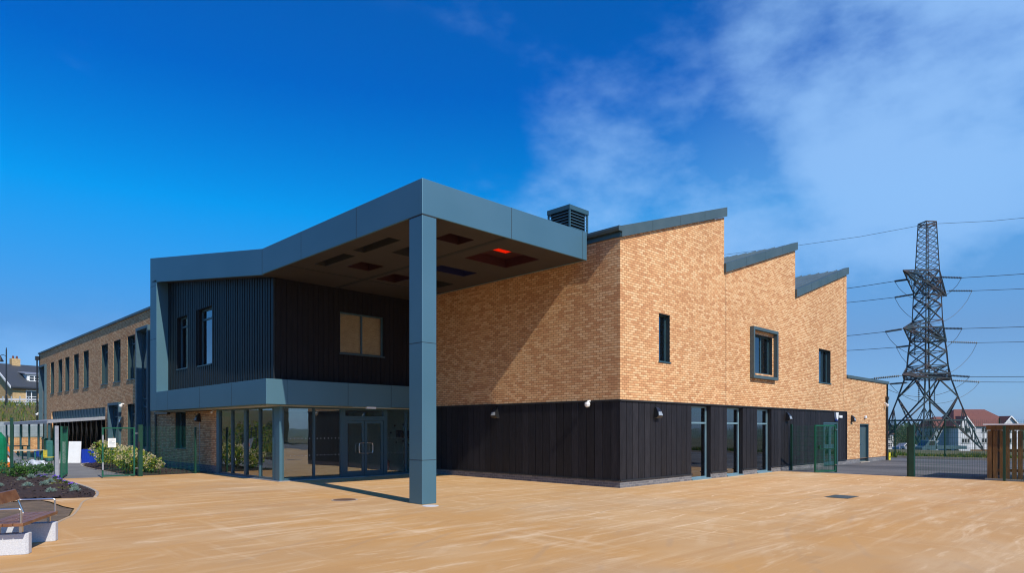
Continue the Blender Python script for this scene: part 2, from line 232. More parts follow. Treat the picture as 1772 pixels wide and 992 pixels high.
# orange resin-bound surface
def plaza_material():
    m, nt, b = base_mat('resin_surface', 0.78, 0.35); l = nt.links.new
    tc = N(nt, 'ShaderNodeTexCoord')
    def noise_(sc, scale, det=6, rough=0.6, rot=0.0, dist=0.0):
        mp = N(nt, 'ShaderNodeMapping'); mp.inputs['Scale'].default_value = sc; mp.inputs['Rotation'].default_value = (0, 0, rot); l(tc.outputs['Object'], mp.inputs[0])
        no = N(nt, 'ShaderNodeTexNoise'); no.inputs['Scale'].default_value = scale; no.inputs['Detail'].default_value = det; no.inputs['Roughness'].default_value = rough; no.inputs['Distortion'].default_value = dist
        l(mp.outputs[0], no.inputs['Vector']); return no.outputs['Fac']
    def rng(v, a, b_, c=0.0, d=1.0):
        r = N(nt, 'ShaderNodeMapRange'); r.inputs['From Min'].default_value = a; r.inputs['From Max'].default_value = b_; r.inputs['To Min'].default_value = c; r.inputs['To Max'].default_value = d; l(v, r.inputs['Value']); return r.outputs[0]
    def mix(f, a, c, bt='MIX'):
        x = N(nt, 'ShaderNodeMixRGB', blend_type=bt)
        if isinstance(f, float): x.inputs[0].default_value = f
        else: l(f, x.inputs[0])
        for i, v in ((1, a), (2, c)):
            if isinstance(v, tuple): x.inputs[i].default_value = v
            else: l(v, x.inputs[i])
        return x.outputs[0]
    col = mix(rng(noise_((1, 1, 1), 0.35, 5), 0.35, 0.68), (0.545, 0.290, 0.095, 1), (0.495, 0.285, 0.118, 1))
    # greyer patches
    col = mix(rng(noise_((1, 1, 1), 0.16, 3), 0.52, 0.70, 0, 0.55), col, (0.44, 0.31, 0.195, 1))
    col = mix(rng(noise_((0.8, 1.2, 1), 0.28, 4, 0.55, 0.4), 0.50, 0.72, 0, 0.5), col, (0.63, 0.455, 0.27, 1))
    # pale streaks along two laying directions and curved wheel scuffs
    s1 = rng(noise_((0.22, 2.6, 1), 1.0, 6, 0.65, 0.06), 0.52, 0.70, 0, 0.70)
    s2 = rng(noise_((2.4, 0.2, 1), 1.1, 6, 0.65, -0.1), 0.56, 0.74, 0, 0.45)
    s3 = rng(noise_((0.35, 2.0, 1), 1.4, 6, 0.7, 0.9, 0.9), 0.55, 0.72, 0, 0.6)
    msk = rng(noise_((1, 1, 1), 0.22, 2), 0.42, 0.60, 0.15, 1.0)
    def mulv(a, b_):
        q = N(nt, 'ShaderNodeMath', operation='MULTIPLY'); l(a, q.inputs[0]); l(b_, q.inputs[1]); return q.outputs[0]
    for s in (mulv(s1, msk), mulv(s2, msk), s3): col = mix(s, col, (0.80, 0.61, 0.39, 1))
    # darker orange streaks
    col = mix(rng(noise_((0.3, 1.7, 1), 0.8, 5, 0.6, 0.75, 0.5), 0.55, 0.75, 0, 0.6), col, (0.42, 0.20, 0.06, 1))
    # the stronger scuffed grid of the canopy bay
    br = N(nt, 'ShaderNodeTexBrick'); mpb = N(nt, 'ShaderNodeMapping'); l(tc.outputs['Object'], mpb.inputs[0]); mpb.inputs['Scale'].default_value = (1, 1, 1)
    wob = N(nt, 'ShaderNodeTexNoise'); wob.inputs['Scale'].default_value = 0.8; l(tc.outputs['Object'], wob.inputs['Vector'])
    av = N(nt, 'ShaderNodeMixRGB', blend_type='ADD'); av.inputs[0].default_value = 0.5; l(mpb.outputs[0], av.inputs[1]); l(wob.outputs['Color'], av.inputs[2]); l(av.outputs[0], br.inputs['Vector'])
    br.inputs['Scale'].default_value = 1; br.inputs['Brick Width'].default_value = 0.9; br.inputs['Row Height'].default_value = 0.75; br.inputs['Mortar Size'].default_value = 0.035; br.inputs['Mortar Smooth'].default_value = 1.0; br.offset = 0.0
    sx = N(nt, 'ShaderNodeSeparateXYZ'); l(tc.outputs['Object'], sx.inputs[0])
    my = N(nt, 'ShaderNodeMath', operation='MULTIPLY'); l(rng(sx.outputs['Y'], 4.6, 6.0), my.inputs[0]); l(rng(sx.outputs['X'], 9.0, 10.5), my.inputs[1])
    m3 = N(nt, 'ShaderNodeMath', operation='MULTIPLY'); l(my.outputs[0], m3.inputs[0]); l(br.outputs['Fac'], m3.inputs[1])
    m4 = N(nt, 'ShaderNodeMath', operation='MULTIPLY'); l(m3.outputs[0], m4.inputs[0]); l(rng(noise_((1, 1, 1), 1.2, 4), 0.40, 0.58, 0, 0.95), m4.inputs[1])
    col = mix(m4.outputs[0], col, (0.80, 0.60, 0.38, 1))
    # bay panel is a touch paler
    m5 = N(nt, 'ShaderNodeMath', operation='MULTIPLY'); l(my.outputs[0], m5.inputs[0]); m5.inputs[1].default_value = 0.22
    col = mix(m5.outputs[0], col, (0.62, 0.42, 0.22, 1))
    # tyre and machine arcs
    wv = N(nt, 'ShaderNodeTexWave', wave_type='RINGS', rings_direction='Z'); mw = N(nt, 'ShaderNodeMapping'); mw.inputs['Location'].default_value = (-17, 8, 0); l(tc.outputs['Object'], mw.inputs[0]); l(mw.outputs[0], wv.inputs['Vector'])
    wv.inputs['Scale'].default_value = 0.33; wv.inputs['Distortion'].default_value = 3.5; wv.inputs['Detail'].default_value = 3; wv.inputs['Detail Scale'].default_value = 0.4
    col = mix(mulv(rng(wv.outputs['Fac'], 0.95, 1.0), rng(noise_((1, 1, 1), 0.5, 3), 0.48, 0.62, 0, 0.28)), col, (0.36, 0.25, 0.16, 1))
    col = mix(mulv(rng(wv.outputs['Fac'], 0.10, 0.02), rng(noise_((1.3, 0.9, 1), 0.45, 3), 0.50, 0.64, 0, 0.12)), col, (0.84, 0.66, 0.44, 1))
    # soft damp stains
    col = mix(rng(noise_((1, 1, 1), 0.9, 6, 0.7), 0.62, 0.74, 0, 0.35), col, (0.30, 0.19, 0.10, 1))
    # fine grain
    g = rng(noise_((1, 1, 1), 150, 2), 0.3, 0.7, 0.86, 1.12)
    gc = N(nt, 'ShaderNodeCombineXYZ'); [l(g, gc.inputs[i]) for i in range(3)]
    col = mix(1.0, col, gc.outputs[0], 'MULTIPLY')
    # small dark pits
    vo = N(nt, 'ShaderNodeTexVoronoi'); vo.inputs['Scale'].default_value = 1.1; l(tc.outputs['Object'], vo.inputs['Vector'])
    col = mix(rng(vo.outputs['Distance'], 0.018, 0.010, 0, 0.8), col, (0.12, 0.08, 0.05, 1))
    l(col, b.inputs['Base Color'])
    bp = N(nt, 'ShaderNodeBump'); bp.inputs['Strength'].default_value = 0.3; bp.inputs['Distance'].default_value = 0.004; l(noise_((1, 1, 1), 110, 3), bp.inputs['Height']); l(bp.outputs[0], b.inputs['Normal'])
    return m
PLAZA = plaza_material()

# ------------------------------------------------------------------ mesh helpers
def chain_offset(p):
    v = Vector((0, 0, 0))
    while p: v += p.location; p = p.parent
    return v
class MB:
    def __init__(s): s.v = []; s.f = []; s.mi = []; s.cur = 0
    def m(s, i): s.cur = i; return s
    def face(s, pts):
        k = len(s.v); s.v += [tuple(p) for p in pts]; s.f.append(tuple(range(k, k + len(pts)))); s.mi.append(s.cur); return s
    def hexa(s, p):
        k = len(s.v); s.v += [tuple(q) for q in p]
        for q in ((3, 2, 1, 0), (4, 5, 6, 7), (0, 1, 5, 4), (1, 2, 6, 5), (2, 3, 7, 6), (3, 0, 4, 7)):
            s.f.append(tuple(k + i for i in q)); s.mi.append(s.cur)
        return s
    def box(s, x0, x1, y0, y1, z0, z1):
        if x0 > x1: x0, x1 = x1, x0
        if y0 > y1: y0, y1 = y1, y0
        if z0 > z1: z0, z1 = z1, z0
        return s.hexa([(x0, y0, z0), (x1, y0, z0), (x1, y1, z0), (x0, y1, z0), (x0, y0, z1), (x1, y0, z1), (x1, y1, z1), (x0, y1, z1)])
    def prism(s, poly, axis, a, b):
        """poly in the two other axes, extruded along axis from a to b"""
        def P(q, t):
            return (t, q[0], q[1]) if axis == 'X' else (q[0], t, q[1]) if axis == 'Y' else (q[0], q[1], t)
        k = len(s.v); n = len(poly)
        s.v += [P(q, a) for q in poly] + [P(q, b) for q in poly]
        s.f.append(tuple(k + i for i in range(n))[::-1]); s.f.append(tuple(k + n + i for i in range(n))); s.mi += [s.cur] * 2
        for i in range(n):
            j = (i + 1) % n; s.f.append((k + i, k + j, k + n + j, k + n + i)); s.mi.append(s.cur)
        return s
    def bar(s, p, q, w, h=None, sides=4, rot=math.pi / 4):
        p = Vector(p); q = Vector(q); d = q - p
        if d.length < 1e-6: return s
        h = h or w; d.normalize()
        up = Vector((0, 0, 1)) if abs(d.z) < 0.95 else Vector((1, 0, 0))
        a = d.cross(up).normalized(); b = a.cross(d).normalized()
        k = len(s.v)
        for c in (p, q):
            for i in range(sides):
                t = rot + 2 * math.pi * i / sides; r = math.sqrt(2) if sides == 4 else 1
                s.v.append(tuple(c + a * (math.cos(t) * w / 2 * r) + b * (math.sin(t) * h / 2 * r)))
        s.f.append(tuple(range(k, k + sides))[::-1]); s.f.append(tuple(range(k + sides, k + 2 * sides))); s.mi += [s.cur] * 2
        for i in range(sides):
            j = (i + 1) % sides; s.f.append((k + i, k + j, k + sides + j, k + sides + i)); s.mi.append(s.cur)
        return s
    def tube(s, pts, r, sides=8):
        for p, q in zip(pts[:-1], pts[1:]): s.bar(p, q, 2 * r, None, sides, 0)
        return s
    def lathe(s, c, prof, sides=16):
        """prof: list of (radius, z) about vertical axis through c"""
        k = len(s.v)
        for r, z in prof:
            for i in range(sides):
                t = 2 * math.pi * i / sides; s.v.append((c[0] + r * math.cos(t), c[1] + r * math.sin(t), c[2] + z))
        for j in range(len(prof) - 1):
            for i in range(sides):
                i2 = (i + 1) % sides; s.f.append((k + j * sides + i, k + j * sides + i2, k + (j + 1) * sides + i2, k + (j + 1) * sides + i)); s.mi.append(s.cur)
        s.f.append(tuple(k + i for i in range(sides))[::-1]); s.f.append(tuple(k + (len(prof) - 1) * sides + i for i in range(sides))); s.mi += [s.cur] * 2
        return s
    def build(s, name, mats, parent=None, bevel=0.0, smooth=False, fix=False):
        if not isinstance(mats, (list, tuple)): mats = [mats]
        off = chain_offset(parent)
        me = bpy.data.meshes.new(name); me.from_pydata([(v[0] - off.x, v[1] - off.y, v[2] - off.z) for v in s.v], [], s.f)
        for m in mats: me.materials.append(m)
        me.polygons.foreach_set('material_index', s.mi)
        if smooth: me.polygons.foreach_set('use_smooth', [True] * len(me.polygons))
        if fix:
            bm = bmesh.new(); bm.from_mesh(me); bmesh.ops.recalc_face_normals(bm, faces=bm.faces); bm.to_mesh(me); bm.free()
        me.update()
        o = bpy.data.objects.new(name, me); COL.objects.link(o); o.parent = parent
        if bevel:
            b = o.modifiers.new('bevel', 'BEVEL'); b.width = bevel; b.segments = 2; b.limit_method = 'ANGLE'
        return o
def tag(o, label, cat, group=None):
    o['label'] = label; o['category'] = cat
    if group: o['group'] = group
    return o
def thing(name, label, cat, loc=(0, 0, 0), group=None):
    o = bpy.data.objects.new(name, None); COL.objects.link(o); o.location = loc; o.empty_display_size = 0.3
    return tag(o, label, cat, group)
def struct(o, kind='structure'): o['kind'] = kind; return o
def kids(o): return [c for c in bpy.data.objects if c.parent == o]
def dup(o, loc=None, rz=None, label=None, scale=None, parent=None):
    c = o.copy(); COL.objects.link(c)
    if parent: c.parent = parent
    if loc is not None: c.location = loc
    if rz is not None: c.rotation_euler = (0, 0, rz)
    if scale: c.scale = scale if not isinstance(scale, (int, float)) else (scale,) * 3
    if label: c['label'] = label
    for ch in kids(o): dup(ch, parent=c)
    return c

# wall sheet with openings: face 'Y' (normal -Y at y=plane) or 'X' (normal -X at x=plane)
def P3(face, plane, u, n, z): return (u, plane + n, z) if face == 'Y' else (plane + n, u, z)
def fbox(mb, face, plane, u0, u1, n0, n1, z0, z1):
    if face == 'Y': mb.box(u0, u1, plane + n0, plane + n1, z0, z1)
    else: mb.box(plane + n0, plane + n1, u0, u1, z0, z1)
def wall(mb, face, plane, u0, u1, zb, tops, holes=(), th=0.3):
    """tops: list of (u, z) polyline, jumps allowed by repeated u. holes: (u0,u1,z0,z1)"""
    us = sorted(set([u0, u1] + [t[0] for t in tops] + [h[0] for h in holes] + [h[1] for h in holes]))
    us = [u for u in us if u0 - 1e-6 <= u <= u1 + 1e-6]
    def top(a, b):
        m = (a + b) / 2
        for (ua, za), (ub, zb_) in zip(tops[:-1], tops[1:]):
            if ua <= m <= ub and ub > ua:
                f = lambda u: za + (zb_ - za) * (u - ua) / (ub - ua); return f(a), f(b)
    for a, b in zip(us[:-1], us[1:]):
        if b - a < 1e-5: continue
        ta, tb = top(a, b); hs = sorted([h for h in holes if h[0] <= a + 1e-6 and h[1] >= b - 1e-6], key=lambda h: h[2])
        z = zb
        segs = []
        for h in hs:
            if h[2] > z + 1e-5: segs.append((z, z, h[2], h[2]))
            z = h[3]
        if min(ta, tb) > z + 1e-5: segs.append((z, z, ta, tb))
        for (a0, b0, a1, b1) in segs:
            for n in (0, th):
                mb.face([P3(face, plane, a, n, a0), P3(face, plane, b, n, b0), P3(face, plane, b, n, b1), P3(face, plane, a, n, a1)])
        mb.face([P3(face, plane, a, 0, ta), P3(face, plane, b, 0, tb), P3(face, plane, b, th, tb), P3(face, plane, a, th, ta)])
    for (a, b, c, d) in holes:
        for q in ([(a, c), (a, d)], [(b, c), (b, d)], [(a, c), (b, c)], [(a, d), (b, d)]):
            (s, t), (u, v) = q
            mb.face([P3(face, plane, s, 0, t), P3(face, plane, u, 0, v), P3(face, plane, u, th, v), P3(face, plane, s, th, t)])
    for u in (u0, u1):
        t = top(u, u + 1e-3)[0] if u == u0 else top(u - 1e-3, u)[1]
        mb.face([P3(face, plane, u, 0, zb), P3(face, plane, u, th, zb), P3(face, plane, u, th, t), P3(face, plane, u, 0, t)])
    return mb
def window(parent, face, plane, u0, u1, z0, z1, inset=0.12, fw=0.055, mulls=(), trans=(), sill=True, glass=None, fm=None, dep=0.07, name='window', liner=None):
    f = MB(); fm = fm or FRAME
    fbox(f, face, plane, u0, u0 + fw, inset, inset + dep, z0, z1); fbox(f, face, plane, u1 - fw, u1, inset, inset + dep, z0, z1)
    fbox(f, face, plane, u0 + fw, u1 - fw, inset, inset + dep, z0, z0 + fw); fbox(f, face, plane, u0 + fw, u1 - fw, inset, inset + dep, z1 - fw, z1)
    for m in mulls: fbox(f, face, plane, m - fw / 2, m + fw / 2, inset - 0.002, inset + dep - 0.002, z0 + fw, z1 - fw)
    for t in trans: fbox(f, face, plane, u0 + fw, u1 - fw, inset - 0.004, inset + dep - 0.004, t - fw / 2, t + fw / 2)
    w = f.build(name, fm, parent)
    g = MB(); fbox(g, face, plane, u0 + fw * 0.5, u1 - fw * 0.5, inset + dep * 0.45, inset + dep * 0.45 + 0.008, z0 + fw * 0.5, z1 - fw * 0.5)
    g.build('pane', glass or GLASS_D, w)
    if liner:
        s = MB(); fbox(s, face, plane, u1 - 0.018, u1 - 0.001, 0.012, inset - 0.002, z0 + 0.005, z1 - 0.001); fbox(s, face, plane, u0 + 0.001, u0 + 0.018, 0.012, inset - 0.002, z0 + 0.005, z1 - 0.001); fbox(s, face, plane, u0 + 0.018, u1 - 0.018, 0.012, inset - 0.002, z1 - 0.018, z1 - 0.001); s.build('reveal_lining', liner, w)
    if sill:
        s = MB(); fbox(s, face, plane, u0 - 0.03, u1 + 0.03, -0.035, inset - 0.003, z0 - 0.035, z0 + 0.004); s.build('sill', fm, w)
    return w
def smooth(a, b, x):
    t = max(0.0, min(1.0, (x - a) / (b - a))); return t * t * (3 - 2 * t)
def W(r, d, z=0.0): return Vector((FX * d + RX * r, FY * d + RY * r, z))   # survey frame: r metres right, d metres ahead of the view point

# ------------------------------------------------------------------ ground
def hgt(x, y):
    h = 4.3 * smooth(65, 84, y) * (1 - smooth(40, 70, x))
    h = max(h, 3.6 * smooth(1.5, 14, -x) * smooth(16, 34, y))
    fall = -3.6 * smooth(50, 195, x) * (1 - smooth(60, 160, y))
    dist = math.hypot(x, y)
    far = 26 * smooth(900, 2600, dist) * (0.25 + 0.5 * noise.noise(Vector((x / 900, y / 900, 3.1)))) - 3.0 * smooth(300, 900, dist)
    return h + fall + far - 0.03
def axis_pts(lo, hi, step, far):
    pts = [lo + i * step for i in range(int((hi - lo) / step) + 1)]
    s = step; p = hi
    while p < far: s *= 1.3; p += s; pts.append(p)
    s = step; p = lo; pre = []
    while p > -far: s *= 1.3; p -= s; pre.append(p)
    return pre[::-1] + pts
xs = axis_pts(-40, 210, 3, 3300); ys = axis_pts(-40, 120, 3, 3300)
gm = MB(); gm.v = [(x, y, hgt(x, y)) for y in ys for x in xs]; nx = len(xs)
for j in range(len(ys) - 1):
    for i in range(nx - 1): gm.f.append((j * nx + i, j * nx + i + 1, (j + 1) * nx + i + 1, (j + 1) * nx + i)); gm.mi.append(1 if math.hypot(xs[i], ys[j]) > 420 else 0)
struct(gm.build('ground', [GRASS, FIELD], smooth=True))
def sheet(name, poly, z, mat, parent=None):
    o = MB().face([(p[0], p[1], z) for p in poly]).build(name, mat, parent); return struct(o)
# resin surface (in front of the fence lines) with the bed outline cut out of its left side
sheet('plaza', [(28.15, -30), (28.15, 11.95), (16.5, 11.95), (16.5, 21.8), (10.25, 21.8), (10.25, 28.05), (7.42, 28.05), (5.14, 28.4), (5.10, 24.05), (4.90, 22.07), (4.70, 21.05), (4.41, 20.05), (3.6, 20.45), (2.6, 21.3), (2.6, 20.4), (3.3, 20.34), (3.41, 19.67), (3.42, 18.27), (3.5, 17.55), (3.15, 16.19), (2.81, 15.44), (2.17, 13.77), (1.2, 12.6), (-2, 12.0), (-30, 12), (-30, -30)], 0.0, PLAZA)
sheet('yard', [(28.15, -30), (46.2, -30), (46.2, 12.2), (48, 30), (42, 30), (42, 11.95), (28.15, 11.95)], -0.004, TARMAC)
sheet('path', [(5.14, 28.38), (7.42, 28.05), (7.5, 32.3), (7.72, 36.95), (8.4, 40), (10.4, 42.5), (10.4, 64), (3, 64), (3.0, 40), (4.2, 34)], -0.002, TARMAC_P)
# edging: flush concrete strip round the beds
def ribbon(name, pts, w, z0, z1, mat):
    m = MB()
    for (a, b) in zip(pts[:-1], pts[1:]):
        a = Vector((*a, 0)); b = Vector((*b, 0)); n = (b - a).normalized().cross(Vector((0, 0, 1))) * w / 2
        m.hexa([(p.x, p.y, z) for z in (z0, z1) for p in (a - n, b - n, b + n, a + n)])
    return struct(m.build(name, mat))
def spl(pts, n=6):
    out = []
    for i in range(len(pts) - 1):
        p0 = Vector(pts[max(i - 1, 0)]); p1 = Vector(pts[i]); p2 = Vector(pts[i + 1]); p3 = Vector(pts[min(i + 2, len(pts) - 1)])
        for k in range(n):
            t = k / n; out.append(tuple(0.5 * ((2 * p1) + (-p0 + p2) * t + (2 * p0 - 5 * p1 + 4 * p2 - p3) * t * t + (-p0 + 3 * p1 - 3 * p2 + p3) * t ** 3)))
    out.append(tuple(pts[-1])); return out
ribbon('kerb', spl([(5.14, 28.5), (5.16, 26.57), (5.10, 24.05), (4.93, 22.07), (4.74, 21.05), (4.48, 20.1)]), 0.07, -0.03, 0.012, KERB)
ribbon('kerb', spl([(4.44, 20.0), (4.0, 19.1), (3.6, 17.6), (3.2, 16.2), (2.85, 15.4), (2.2, 13.75), (1.2, 12.55)]), 0.05, -0.03, 0.006, var_mat('dusty_edging', (0.46, 0.33, 0.20), (0.40, 0.30, 0.20), rough=0.9))
ribbon('kerb', spl([(7.40, 28.15), (7.47, 30), (7.5, 32.3), (7.72, 36.95), (8.4, 40), (9.6, 41.5), (10.35, 41.9)]), 0.06, -0.03, 0.02, KERB)
def inpoly(x, y, p):
    c = False
    for i in range(len(p)):
        (x1, y1), (x2, y2) = p[i], p[i - 1]
        if (y1 > y) != (y2 > y) and x < (x2 - x1) * (y - y1) / (y2 - y1) + x1: c = not c
    return c
def bed(name, poly, mat, amp, rise, step=0.12, chips=0):
    """lumpy earth: base sheet exactly on the outline plus a mounded grid inside it"""
    sheet(name + '_base' if False else name, poly, -0.01, mat)
    xs_ = [p[0] for p in poly]; ys_ = [p[1] for p in poly]
    m = MB(); idx = {}
    nx_ = int((max(xs_) - min(xs_)) / step) + 1; ny_ = int((max(ys_) - min(ys_)) / step) + 1
    def edge(x, y):
        d = 9
        for i in range(len(poly)):
            a = Vector(poly[i]); b = Vector(poly[i - 1]); p = Vector((x, y)); t = max(0, min(1, (p - a).dot(b - a) / max((b - a).length_squared, 1e-9))); d = min(d, (p - (a + (b - a) * t)).length)
        return d
    for j in range(ny_):
        for i in range(nx_):
            x = min(xs_) + i * step; y = min(ys_) + j * step
            if inpoly(x, y, poly):
                e = min(1, edge(x, y) / 0.5); idx[(i, j)] = len(m.v)
                m.v.append((x, y, -0.02 + rise * e + (noise.noise(Vector((x * 6, y * 6, 1))) + 0.6 * noise.noise(Vector((x * 2, y * 2, 5)))) * amp * min(1, e * 3)))
    for (i, j) in list(idx):
        q = [(i, j), (i + 1, j), (i + 1, j + 1), (i, j + 1)]
        if all(k in idx for k in q): m.f.append(tuple(idx[k] for k in q)); m.mi.append(0)
    o = struct(m.build(name + '_mound', mat, smooth=True))
    if chips:
        c = MB(); n = 0
        while n < chips:
            x = random.uniform(min(xs_), max(xs_)); y = random.uniform(min(ys_), max(ys_))
            if inpoly(x, y, poly):
                a = random.uniform(0, 3.14); l_ = random.uniform(0.02, 0.05); w_ = random.uniform(0.008, 0.02); z = rise * min(1, edge(x, y) / 0.5) + random.uniform(0, 0.03)
                u = Vector((math.cos(a), math.sin(a), random.uniform(-0.5, 0.5))) * l_; v = Vector((-math.sin(a), math.cos(a), random.uniform(-0.4, 0.4))) * w_
                p = Vector((x, y, z)); c.m(random.choice((0, 0, 1))).face([p - u - v, p + u - v, p + u + v, p - u + v]); n += 1
        struct(c.build('bark_chips', [MULCH, BARK]), 'stuff')
    return o
BED1 = [(1.2, 22.3), (2.6, 21.3), (3.6, 20.45), (4.41, 20.1), (4.70, 21.05), (4.88, 22.07), (5.06, 24.05), (5.12, 26.57), (5.10, 28.5), (4.4, 33.5), (3, 40), (-1, 40), (-1, 24)]
bed('planting_bed', BED1, MULCH, 0.035, 0.10, 0.16, 2600)
BED2 = [(7.45, 28.1), (10.25, 28.1), (10.3, 41.8), (8.45, 40), (7.75, 36.95), (7.55, 32.3)]
bed('shrub_bed', BED2, MULCH, 0.03, 0.08, 0.2, 900)
SOILP = [(2.6, 20.3), (3.3, 20.24), (3.35, 19.67), (3.38, 18.27), (3.46, 17.55), (3.12, 16.19), (2.78, 15.44), (2.13, 13.77), (1.2, 12.65), (-2, 12.1), (-2, 22), (0.8, 22)]
bed('bare_soil', SOILP, SOIL, 0.012, 0.0, 0.2)
# yard far kerb
ribbon('kerb', [(46.3, 12.3), (46.3, -30)], 0.2, -0.05, 0.12, KERB)

# ------------------------------------------------------------------ school building
SB = thing('school_building', 'two storey school with sawtooth buff brick hall, black timber cladding and grey entrance canopy', 'building', (16.47, 11.91, 0))
XB, YA = 16.47, 11.91
TX = [16.47, 23.02, 29.55, 36.03]
hallH = [(18.60, 19.27, 4.02, 5.60), (25.33, 27.2, 4.05, 5.62), (32.3, 33.82, 4.02, 5.62)]
w = MB()
tops = [(16.47, 7.66), (23.02, 9.72), (23.02, 7.76), (29.55, 9.72), (29.55, 7.78), (36.03, 9.70)]
wall(w, 'Y', YA, XB, 36.03, 2.67, tops, hallH)
wall(w, 'X', XB, YA + 0.3, 24.0, 2.67, [(YA + 0.3, 7.66), (24.0, 7.66)])
w.build('brick_wall', BRICK, SB)
# the upstand wall faces between the teeth and the rear
w = MB()
for x, z0 in ((23.02, 7.7), (29.55, 7.7), (36.03, 4.4)):
    w.box(x - 0.2, x - 0.002, YA + 0.305, 24, z0, 9.70)
w.box(XB + 0.3, 36.03, 24.0, 24.3, 0, 7.6)
w.build('clerestory_wall', FLASH, SB)
w = MB(); w.box(36.03, 36.3, YA + 0.31, 24, 0, 4.4); w.build('end_wall', BRICK, SB)
# low extension
w = MB(); wall(w, 'Y', YA + 0.004, 36.03, 42.95, 0.22, [(36.03, 4.43), (42.95, 4.43)], [(38.05, 39.5, 0.22, 2.08)]); wall(w, 'X', 42.95, YA + 0.004, 24, 0.0, [(YA, 4.43), (24, 4.43)], th=-0.3)
w.build('extension_wall', BRICK, SB)
w = MB(); w.box(36.035, 43.02, YA - 0.05, 24.1, 4.432, 4.58); w.build('parapet_flashing', FLASH, SB)
# plinths
def plinth(segs, face, plane, n0=0.0, n1=0.3, z1=0.21):
    m = MB()
    for a, b in segs: fbox(m, face, plane, a, b, n0, n1, -0.05, z1)
    return m
GW = [(20.68, 22.02), (23.26, 24.55), (25.8, 27.12)]
for sg in [(XB + 0.0, GW[0][0]), (GW[0][1], GW[1][0]), (GW[1][1], GW[2][0]), (GW[2][1], 32.89), (34.75, 38.05), (39.5, 42.95)]: plinth([sg], 'Y', YA, 0.006).build('plinth', BLUEBRICK, SB)
plinth([(YA + 0.31, 21.45)], 'X', XB, 0.004).build('plinth', BLUEBRICK, SB)
plinth([(27.25, 63.9)], 'X', 10.4, -0.015, 0.3, 0.30).build('plinth', BLUEBRICK, SB)
# timber cladding, real boards
def boards(face, plane, segs, pitch, z0, z1, gap=0.020, out=0.025, name='timber_cladding', batten=False, extra=None, topf=None):
    m = MB()
    for a, b in segs:
        fbox(m.m(2), face, plane, a, b, 0.0, 0.05, z0, z1)
        n = max(1, round((b - a) / pitch)); p = (b - a) / n
        for i in range(n):
            u0, u1 = a + i * p + gap / 2, a + (i + 1) * p - gap / 2
            zt = z1; m.m(random.choice((0, 0, 1, 2)))
            fbox(m, face, plane, u0, u1, -out + random.uniform(0, 0.004), -0.0005, z0, zt)
            if batten: fbox(m, face, plane, u1 - 0.02, u1 + 0.05, -out - 0.03, -out - 0.0005, z0, zt)
    return m
for sg in [(XB + 0.03, GW[0][0]), (GW[0][1], GW[1][0]), (GW[1][1], GW[2][0])]: boards('Y', YA + 0.03, [sg], 0.315, 0.225, 2.655).build('timber_cladding', [BLACKWOOD, BLACKWOOD2, BLACKWOOD3], SB)
cb = boards('Y', YA + 0.03, [(GW[2][1], 32.89), (34.75, 35.95)], 0.315, 0.225, 2.655).m(0)
fbox(cb, 'Y', YA + 0.03, 32.89, 34.75, -0.02, 0.05, 2.14, 2.655)
fbox(cb, 'Y', YA, 35.95, 36.03, -0.03, 0.05, 0.215, 2.70)
cb.build('timber_cladding', [BLACKWOOD, BLACKWOOD2, BLACKWOOD3], SB)
cb = boards('X', XB + 0.03, [(YA + 0.03, 21.5)], 0.315, 0.225, 2.655); cb.m(0).box(XB - 0.004, XB + 0.05, YA - 0.004, YA + 0.04, 0.215, 2.66)
cb.build('timber_cladding', [BLACKWOOD, BLACKWOOD2, BLACKWOOD3], SB)
fl = MB()
for a, b in [(XB - 0.01, GW[0][0]), (GW[0][1], GW[1][0]), (GW[1][1], GW[2][0]), (GW[2][1], 32.89), (34.75, 35.95)]: fbox(fl, 'Y', YA, a, b, -0.04, 0.02, 0.205, 0.238)
fbox(fl, 'Y', YA, XB - 0.02, 36.0, -0.035, 0.0, 2.656, 2.70); fbox(fl, 'X', XB, YA + 0.01, 21.5, -0.035, 0.0, 2.656, 2.70); fbox(fl, 'X', XB, YA + 0.01, 21.5, -0.035, 0.0, 0.205, 0.238)
fl.build('cladding_flashing', JOINT, SB)
# deep reveals either side of the tall windows
rv = MB()
for a, b in GW:
    fbox(rv, 'Y', YA, a - 0.001, a + 0.012, 0.02, 0.28, 0.0, 2.66); fbox(rv, 'Y', YA, b - 0.012, b + 0.001, 0.02, 0.28, 0.0, 2.66); fbox(rv, 'Y', YA, a + 0.012, b - 0.012, 0.02, 0.28, 2.62, 2.66)
rv.build('window_reveals', BLACKWOOD, SB)
for a, b in GW:
    window(SB, 'Y', YA, a + 0.014, b - 0.014, 0.03, 2.615, 0.17, 0.06, trans=(2.02,), sill=False, fm=FRAME_L)
for a, b in GW:
    ths = MB(); fbox(ths, 'Y', YA, a + 0.002, b - 0.002, -0.03, 0.16, -0.02, 0.045); ths.build('threshold', FRAME_L, SB)
# upper windows of the hall
TEAL0 = var_mat('reveal_metal', (0.014, 0.030, 0.035), rough=0.5)
window(SB, 'Y', YA, *hallH[0][:2], *hallH[0][2:], 0.16, 0.05, liner=TEAL0)
window(SB, 'Y', YA, *hallH[2][:2], *hallH[2][2:], 0.18, 0.05, mulls=(33.2,), liner=TEAL0)
bw = window(SB, 'Y', YA, *hallH[1][:2], *hallH[1][2:], 0.16, 0.06, mulls=(26.45,), sill=False, liner=TEAL0)
bf = MB(); x0, x1, z0, z1 = 25.13, 27.42, 3.83, 5.88
for q in ((x0, x0 + 0.11, z0, z1), (x1 - 0.11, x1, z0, z1), (x0 + 0.11, x1 - 0.11, z0, z0 + 0.12), (x0 + 0.11, x1 - 0.11, z1 - 0.12, z1)): bf.box(q[0], q[1], YA - 0.17, YA + 0.14, q[2], q[3])
bf.build('box_surround', FLASH, bw)
